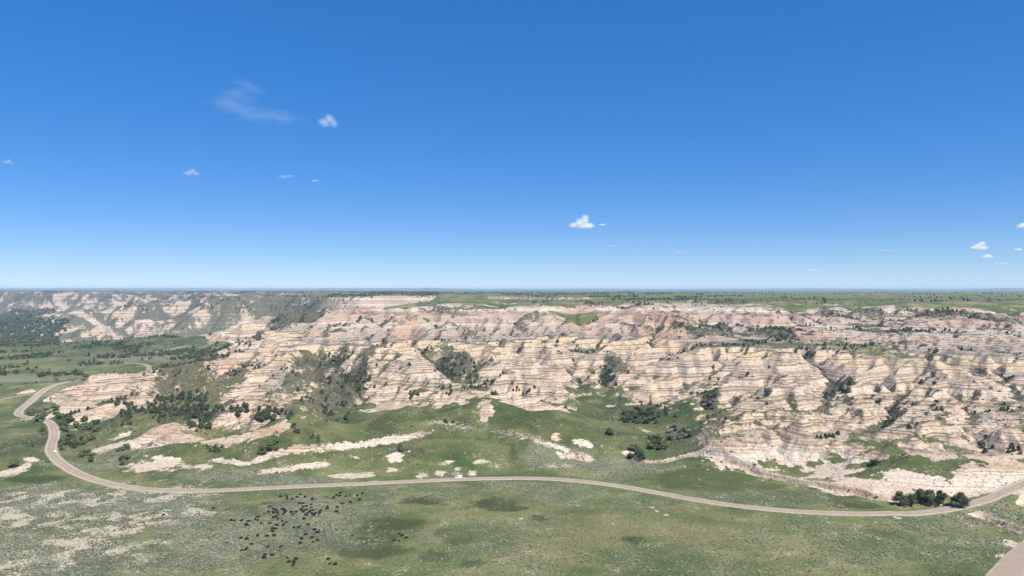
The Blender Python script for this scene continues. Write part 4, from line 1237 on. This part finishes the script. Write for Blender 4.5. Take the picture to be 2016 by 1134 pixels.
# ------------------------------------------------------------------ vehicles
WHITE = plain("white_car_paint", (0.80, 0.80, 0.79), 0.3, 0.02, 1.0, 0.5)
SILVERP = plain("silver_car_paint", (0.62, 0.64, 0.66), 0.3, 0.03, 1.0, 0.5)
GLASS = plain("dark_car_glass", (0.02, 0.025, 0.03), 0.08, 0.1, 1.0, 0.6)
TYRE = plain("tyre_rubber", (0.02, 0.02, 0.02), 0.9, 0.1)
RIM = plain("wheel_rim", (0.45, 0.45, 0.46), 0.35, 0.05, metal=0.7)
RLAMP = plain("red_lamp_glass", (0.45, 0.02, 0.02), 0.2, 0.05)
HLAMP = plain("clear_lamp_glass", (0.75, 0.75, 0.72), 0.15, 0.03)
BLACKP = plain("black_trim", (0.03, 0.03, 0.03), 0.7, 0.1)

def prism(bm, prof, w0, w1=None):
    """side profile (x, z) swept across; the upper points drawn in to w1"""
    zs = [p[1] for p in prof]; lo, hi = min(zs), max(zs); w1 = w1 or w0
    A, B = [], []
    for x, z in prof:
        w = w0 + (w1 - w0) * (z - lo) / (hi - lo + 1e-6)
        A.append(bm.verts.new((x, -w / 2, z))); B.append(bm.verts.new((x, w / 2, z)))
    n = len(prof)
    for k in range(n): bm.faces.new((A[k], A[(k + 1) % n], B[(k + 1) % n], B[k]))
    bm.faces.new(A[::-1]); bm.faces.new(B)
def mesh_of(fn, name, mat, bev=0.0):
    bm = bmesh.new(); fn(bm)
    if bev:
        bmesh.ops.bevel(bm, geom=[e for e in bm.edges], offset=bev, segments=2, affect='EDGES', clamp_overlap=True)
    bmesh.ops.recalc_face_normals(bm, faces=bm.faces)
    return done(bm, name, mat)
def wheel(parent, x, y, r, name="wheel"):
    def tyre(bm):
        bmesh.ops.create_cone(bm, cap_ends=True, segments=20, radius1=r, radius2=r, depth=0.24, matrix=Matrix.Rotation(math.pi / 2, 4, 'X'))
    def rim(bm):
        bmesh.ops.create_cone(bm, cap_ends=True, segments=16, radius1=r * 0.6, radius2=r * 0.55, depth=0.262, matrix=Matrix.Rotation(math.pi / 2, 4, 'X'))
    w = link(bpy.data.objects.new("wheel", mesh_of(tyre, "tyre", TYRE, 0.02)), parent); w.location = (x, y, r)
    link(bpy.data.objects.new("rim", mesh_of(rim, "rim", RIM)), w)

def car(px, py, heading_flip, paint, label, style):
    x, y, z = ground_row(px, py)
    i = int(np.argmin((ROAD[:, 0] - x) ** 2 + (ROAD[:, 1] - y) ** 2)); i = min(max(i, 1), len(ROAD) - 2)
    d = ROAD[i + 1, :2] - ROAD[i - 1, :2]; d = d / np.linalg.norm(d)
    if heading_flip: d = -d
    off = np.array([d[1], -d[0]]) * 1.75                      # drives on the right
    e = bpy.data.objects.new("car" if style == "suv" else "camper_truck", None); link(e)
    e.location = (ROAD[i, 0] + off[0], ROAD[i, 1] + off[1], ROAD[i, 2] + 0.11)
    e.rotation_euler = (0, 0, math.atan2(d[1], d[0])); e.scale = (0.9, 0.9, 0.9); e["label"] = label; e["category"] = "car" if style == "suv" else "truck"
    P = lambda nm, fn, mat, bev=0.0: link(bpy.data.objects.new(nm, mesh_of(fn, nm, mat, bev)), e)
    def quad(pts):
        def f(bm):
            vs = [bm.verts.new(p) for p in pts]; bm.faces.new(vs)
            r = bmesh.ops.extrude_face_region(bm, geom=bm.faces[:]); 
        return f
    if style == "suv":
        L, W = 4.7, 1.9
        P("body", lambda b: prism(b, [(-2.32, .38), (-2.35, .75), (-2.28, 1.02), (1.0, 1.04), (2.12, .92), (2.33, .72), (2.32, .36), (1.9, .28), (-1.95, .28)], W, W * .95), paint, 0.05)
        P("cabin", lambda b: prism(b, [(-2.2, 1.03), (-1.95, 1.55), (-1.6, 1.68), (.05, 1.66), (.95, 1.05)], W * .94, W * .74), paint, 0.05)
        for s in (-1, 1):
            P("side_window", lambda b: prism_flat(b, [(-1.95, 1.08), (-1.75, 1.52), (.0, 1.52), (.68, 1.08)], s * W * .452, s * W * .395, 1.05, 1.6), GLASS)
        P("windscreen", lambda b: slab(b, [(.98, -.76, 1.08), (.98, .76, 1.08), (.16, .66, 1.62), (.16, -.66, 1.62)], (.03, 0, .03)), GLASS)
        P("rear_window", lambda b: slab(b, [(-2.21, .72, 1.12), (-2.21, -.72, 1.12), (-2.0, -.66, 1.52), (-2.0, .66, 1.52)], (-.03, 0, .01)), GLASS)
        for s in (-1, 1):
            P("headlight", lambda b: box(b, (2.27, s * .68, .76), (.12, .36, .16)), HLAMP, 0.02)
            P("tail_light", lambda b: box(b, (-2.31, s * .78, .85), (.08, .2, .28)), RLAMP, 0.02)
            P("mirror", lambda b: box(b, (.75, s * 1.02, 1.12), (.14, .2, .14)), paint, 0.03)
            for wx in (-1.42, 1.42): wheel(e, wx, s * .84, .36)
        P("bumper", lambda b: box(b, (2.30, 0, .42), (.14, 1.7, .2)), BLACKP, 0.03)
    else:
        W = 2.0
        P("body", lambda b: prism(b, [(-2.7, .5), (-2.7, 1.0), (.15, 1.06), (1.55, 1.08), (2.55, .98), (2.72, .8), (2.7, .45), (2.2, .36), (-2.3, .36)], W, W * .95), paint, 0.05)
        P("cabin", lambda b: prism(b, [(-.5, 1.06), (-.4, 1.72), (-.1, 1.82), (.95, 1.8), (1.6, 1.07)], W * .94, W * .76), paint, 0.05)
        P("camper_box", lambda b: prism(b, [(-2.75, 1.02), (-2.8, 2.15), (-2.6, 2.28), (.75, 2.28), (1.05, 2.1), (1.0, 1.9), (-.46, 1.86), (-.52, 1.08)], W * 1.02, W * .98), paint, 0.06)
        for s in (-1, 1):
            P("side_window", lambda b: prism_flat(b, [(-.3, 1.12), (-.25, 1.62), (.85, 1.62), (1.28, 1.12)], s * W * .452, s * W * .405, 1.05, 1.75), GLASS)
            P("camper_window", lambda b: box(b, (-1.6, s * (W * .508), 1.7), (.8, .03, .4)), GLASS)
            P("headlight", lambda b: box(b, (2.64, s * .74, .82), (.12, .36, .18)), HLAMP, 0.02)
            P("tail_light", lambda b: box(b, (-2.71, s * .9, .82), (.06, .14, .34)), RLAMP, 0.02)
            P("mirror", lambda b: box(b, (1.3, s * 1.1, 1.2), (.14, .24, .2)), BLACKP, 0.03)
            for wx in (-1.65, 1.7): wheel(e, wx, s * .86, .4)
        P("windscreen", lambda b: slab(b, [(1.6, -.8, 1.12), (1.6, .8, 1.12), (1.06, .7, 1.74), (1.06, -.7, 1.74)], (.03, 0, .03)), GLASS)
        P("bumper", lambda b: box(b, (2.7, 0, .5), (.14, 1.9, .22)), BLACKP, 0.03)
    return e
def box(bm, c, s):
    g = bmesh.ops.create_cube(bm, size=1.0)
    for v in g["verts"]: v.co = Vector((c[0] + v.co.x * s[0], c[1] + v.co.y * s[1], c[2] + v.co.z * s[2]))
def slab(bm, pts, n):
    A = [bm.verts.new(p) for p in pts]; B = [bm.verts.new(Vector(p) + Vector(n)) for p in pts]
    k = len(pts)
    for i in range(k): bm.faces.new((A[i], A[(i + 1) % k], B[(i + 1) % k], B[i]))
    bm.faces.new(A[::-1]); bm.faces.new(B)
def prism_flat(bm, prof, y0, y1, z0, z1):
    s = 1 if y0 > 0 else -1
    pts = [(x, y0 + (y1 - y0) * (z - z0) / (z1 - z0) + 0.0, z) for x, z in prof]
    slab(bm, pts, (0, 0.035 * s, 0.0))
car(906, 940.5, True, WHITE, "white pickup truck with camper on the straight road below the foothills", "camper")
car(98, 892, True, WHITE, "white car on the near half of the road's left bend", "suv")
car(71, 829, True, SILVERP, "pale silver car on the upper curve of the left road bend", "suv")
# ------------------------------------------------------------------ clouds
def cloud_material(name, lobes, dens, nscale, edge, flat):
    """a puff of air-borne water: lobes in the cloud's own box, frayed by noise"""
    m = bpy.data.materials.new(name); m.use_nodes = True
    t = NT.__new__(NT); t.m = m; t.t = m.node_tree; t.n = t.t.nodes; t.n.clear()
    out = t.n.new("ShaderNodeOutputMaterial"); v = t.n.new("ShaderNodeVolumePrincipled")
    v.inputs["Color"].default_value = (1.0, 1.0, 1.0, 1); v.inputs["Anisotropy"].default_value = 0.1
    P = t.n.new("ShaderNodeTexCoord").outputs["Object"]
    best = None
    for (cx, cy, cz, rx, ry, rz) in lobes:
        mp = t.n.new("ShaderNodeMapping"); mp.vector_type = 'POINT'
        mp.inputs["Location"].default_value = (-cx / rx, -cy / ry, -cz / rz); mp.inputs["Scale"].default_value = (1 / rx, 1 / ry, 1 / rz)
        t.t.links.new(P, mp.inputs[0])
        ln = t.n.new("ShaderNodeVectorMath"); ln.operation = 'LENGTH'; t.t.links.new(mp.outputs[0], ln.inputs[0])
        s = t.math('SUBTRACT', 1.0, ln.outputs["Value"])
        best = s if best is None else t.math('MAXIMUM', best, s)
    mp = t.n.new("ShaderNodeMapping"); mp.inputs["Scale"].default_value = flat; mp.inputs["Location"].default_value = (lobes[0][0] * 7 + dens * 991, dens * 577, 0); t.t.links.new(P, mp.inputs[0])
    nz = t.noise(nscale, 6, 0.62, mp.outputs[0])
    d = t.math('ADD', best, t.math('MULTIPLY_ADD', nz, edge * 2.6, -edge * 1.3))
    d = t.rng(d, 0.0, 0.95, 0.0, dens)
    t.t.links.new(d, v.inputs["Density"])
    t.t.links.new(v.outputs[0], out.inputs["Volume"])
    return m
def cloud(px, py, w, h, alt, lobes, dens, label, nscale=2.2, edge=0.5, flat=(1, 1, 1.3), depth=0.8):
    """box of the cloud: w x h in photo pixels, at its own altitude"""
    D = FPX * (alt - CAM_H) / (EYE - py)
    x = (px - 1008) / FPX * D
    sx = w / FPX * D / 2; sz = h / FPX * D / 2
    bm = bmesh.new(); bmesh.ops.create_icosphere(bm, subdivisions=3, radius=1.45)
    me = bpy.data.meshes.new("cloud"); bm.to_mesh(me); bm.free()
    o = link(bpy.data.objects.new("cloud", me)); o.location = (x, D, alt); o.scale = (sx, sx * depth, sz)
    me.materials.append(cloud_material("cloud_water", lobes, dens * 120.0 / sx, nscale, edge, flat))
    o["label"] = label; o["category"] = "cloud"; o["group"] = "small clouds in the blue sky"
    return o
PUFF = [(-.25, 0, -.2, .7, .8, .6), (.15, 0, .15, .55, .7, .75), (.5, 0, -.3, .5, .6, .5)]
HERO = [(-.62, 0, -.30, .42, .5, .40), (-.28, 0, -.05, .42, .6, .62), (.02, 0, .28, .32, .5, .68), (.22, 0, -.35, .48, .6, .42), (-.1, 0, -.4, .7, .7, .35)]
SLIVER = [(0, 0, 0, .95, .8, .5), (.3, 0, .1, .6, .6, .5)]
cloud(1151, 438, 64, 36, 1500, HERO, 0.035, "white heaped cloud low in the sky right of centre", 2.6, 0.42)
cloud(1185, 442.5, 17, 8, 1480, SLIVER, 0.022, "small flat white scrap just right of the heaped white cloud", 1.8, 0.5)
cloud(645, 238, 48, 36, 1700, PUFF, 0.008, "pale rounded puff beside the wispy streak, upper left", 2.2, 0.6)
cloud(376, 339, 38, 20, 1600, PUFF, 0.006, "faint small puff at mid height left of the streak", 2.2, 0.65)
cloud(620, 356, 22, 10, 1600, SLIVER, 0.007, "tiny faint scrap below the pale rounded puff", 2.0, 0.6)
cloud(562, 348, 44, 16, 1600, SLIVER, 0.004, "thin slanting wisp left of the tiny faint scrap", 1.6, 0.8)
cloud(15, 318, 24, 14, 1600, PUFF, 0.005, "faint puff at the left edge of the sky", 2.0, 0.6)
cloud(1932, 484, 46, 22, 1450, HERO, 0.030, "white slanting cloud low at the right, largest of its cluster", 2.4, 0.5)
cloud(1943, 504, 26, 11, 1450, PUFF, 0.022, "small white cloud just under the white slanting one", 2.0, 0.55)
cloud(2004, 491, 22, 9, 1450, SLIVER, 0.022, "small white cloud right of the white slanting one", 2.0, 0.55)
cloud(2012, 444, 26, 16, 1500, PUFF, 0.022, "white cloud cut by the right edge of the sky", 2.0, 0.55)
cloud(1972, 518, 44, 8, 1400, SLIVER, 0.008, "long faint low cloud bank, right of the cluster", 1.8, 0.7)
cloud(1600, 531, 40, 9, 1400, SLIVER, 0.009, "faint low cloud just above the horizon, right of centre", 1.8, 0.7)
cloud(1743, 493, 34, 7, 1450, SLIVER, 0.006, "thin grey sliver of cloud left of the white cluster", 1.8, 0.7)
cloud(1338, 497, 38, 7, 1450, SLIVER, 0.005, "thin grey double sliver low right of the heaped cloud", 2.4, 0.9)
cloud(1203, 484, 30, 7, 1450, SLIVER, 0.005, "thin grey sliver below the heaped white cloud", 1.8, 0.8)
WISP = [(-.55, 0, -.02, .45, .9, .34), (-.35, 0, .38, .34, .9, .22), (-.15, 0, .66, .30, .9, .2), (-.10, 0, -.36, .5, .9, .22), (.45, 0, -.52, .55, .9, .22)]
cloud(505, 205, 190, 100, 7600, WISP, 0.0018, "wispy pale streak of high cloud, upper left", 2.4, 1.1, flat=(1.0, 1, 3.2))
# ------------------------------------------------------------------ air
def haze():
    t = bpy.data.materials.new("haze_air"); t.use_nodes = True
    n = t.node_tree.nodes; n.clear()
    o = n.new("ShaderNodeOutputMaterial"); v = n.new("ShaderNodeVolumePrincipled")
    v.inputs["Color"].default_value = (0.50, 0.70, 1.0, 1); v.inputs["Density"].default_value = 0.00005
    v.inputs["Anisotropy"].default_value = 0.0
    t.node_tree.links.new(v.outputs[0], o.inputs["Volume"])
    me = bpy.data.meshes.new("haze"); bm = bmesh.new()
    bmesh.ops.create_cube(bm, size=1.0)
    bmesh.ops.scale(bm, vec=(400000, 190000, 190), verts=bm.verts); bmesh.ops.translate(bm, vec=(0, 0, 70), verts=bm.verts)
    bm.to_mesh(me); bm.free(); me.materials.append(t)
    h = link(bpy.data.objects.new("haze", me)); h["kind"] = "stuff"; h["label"] = "thin blue haze lying over the distant land"; h["category"] = "haze"
haze()
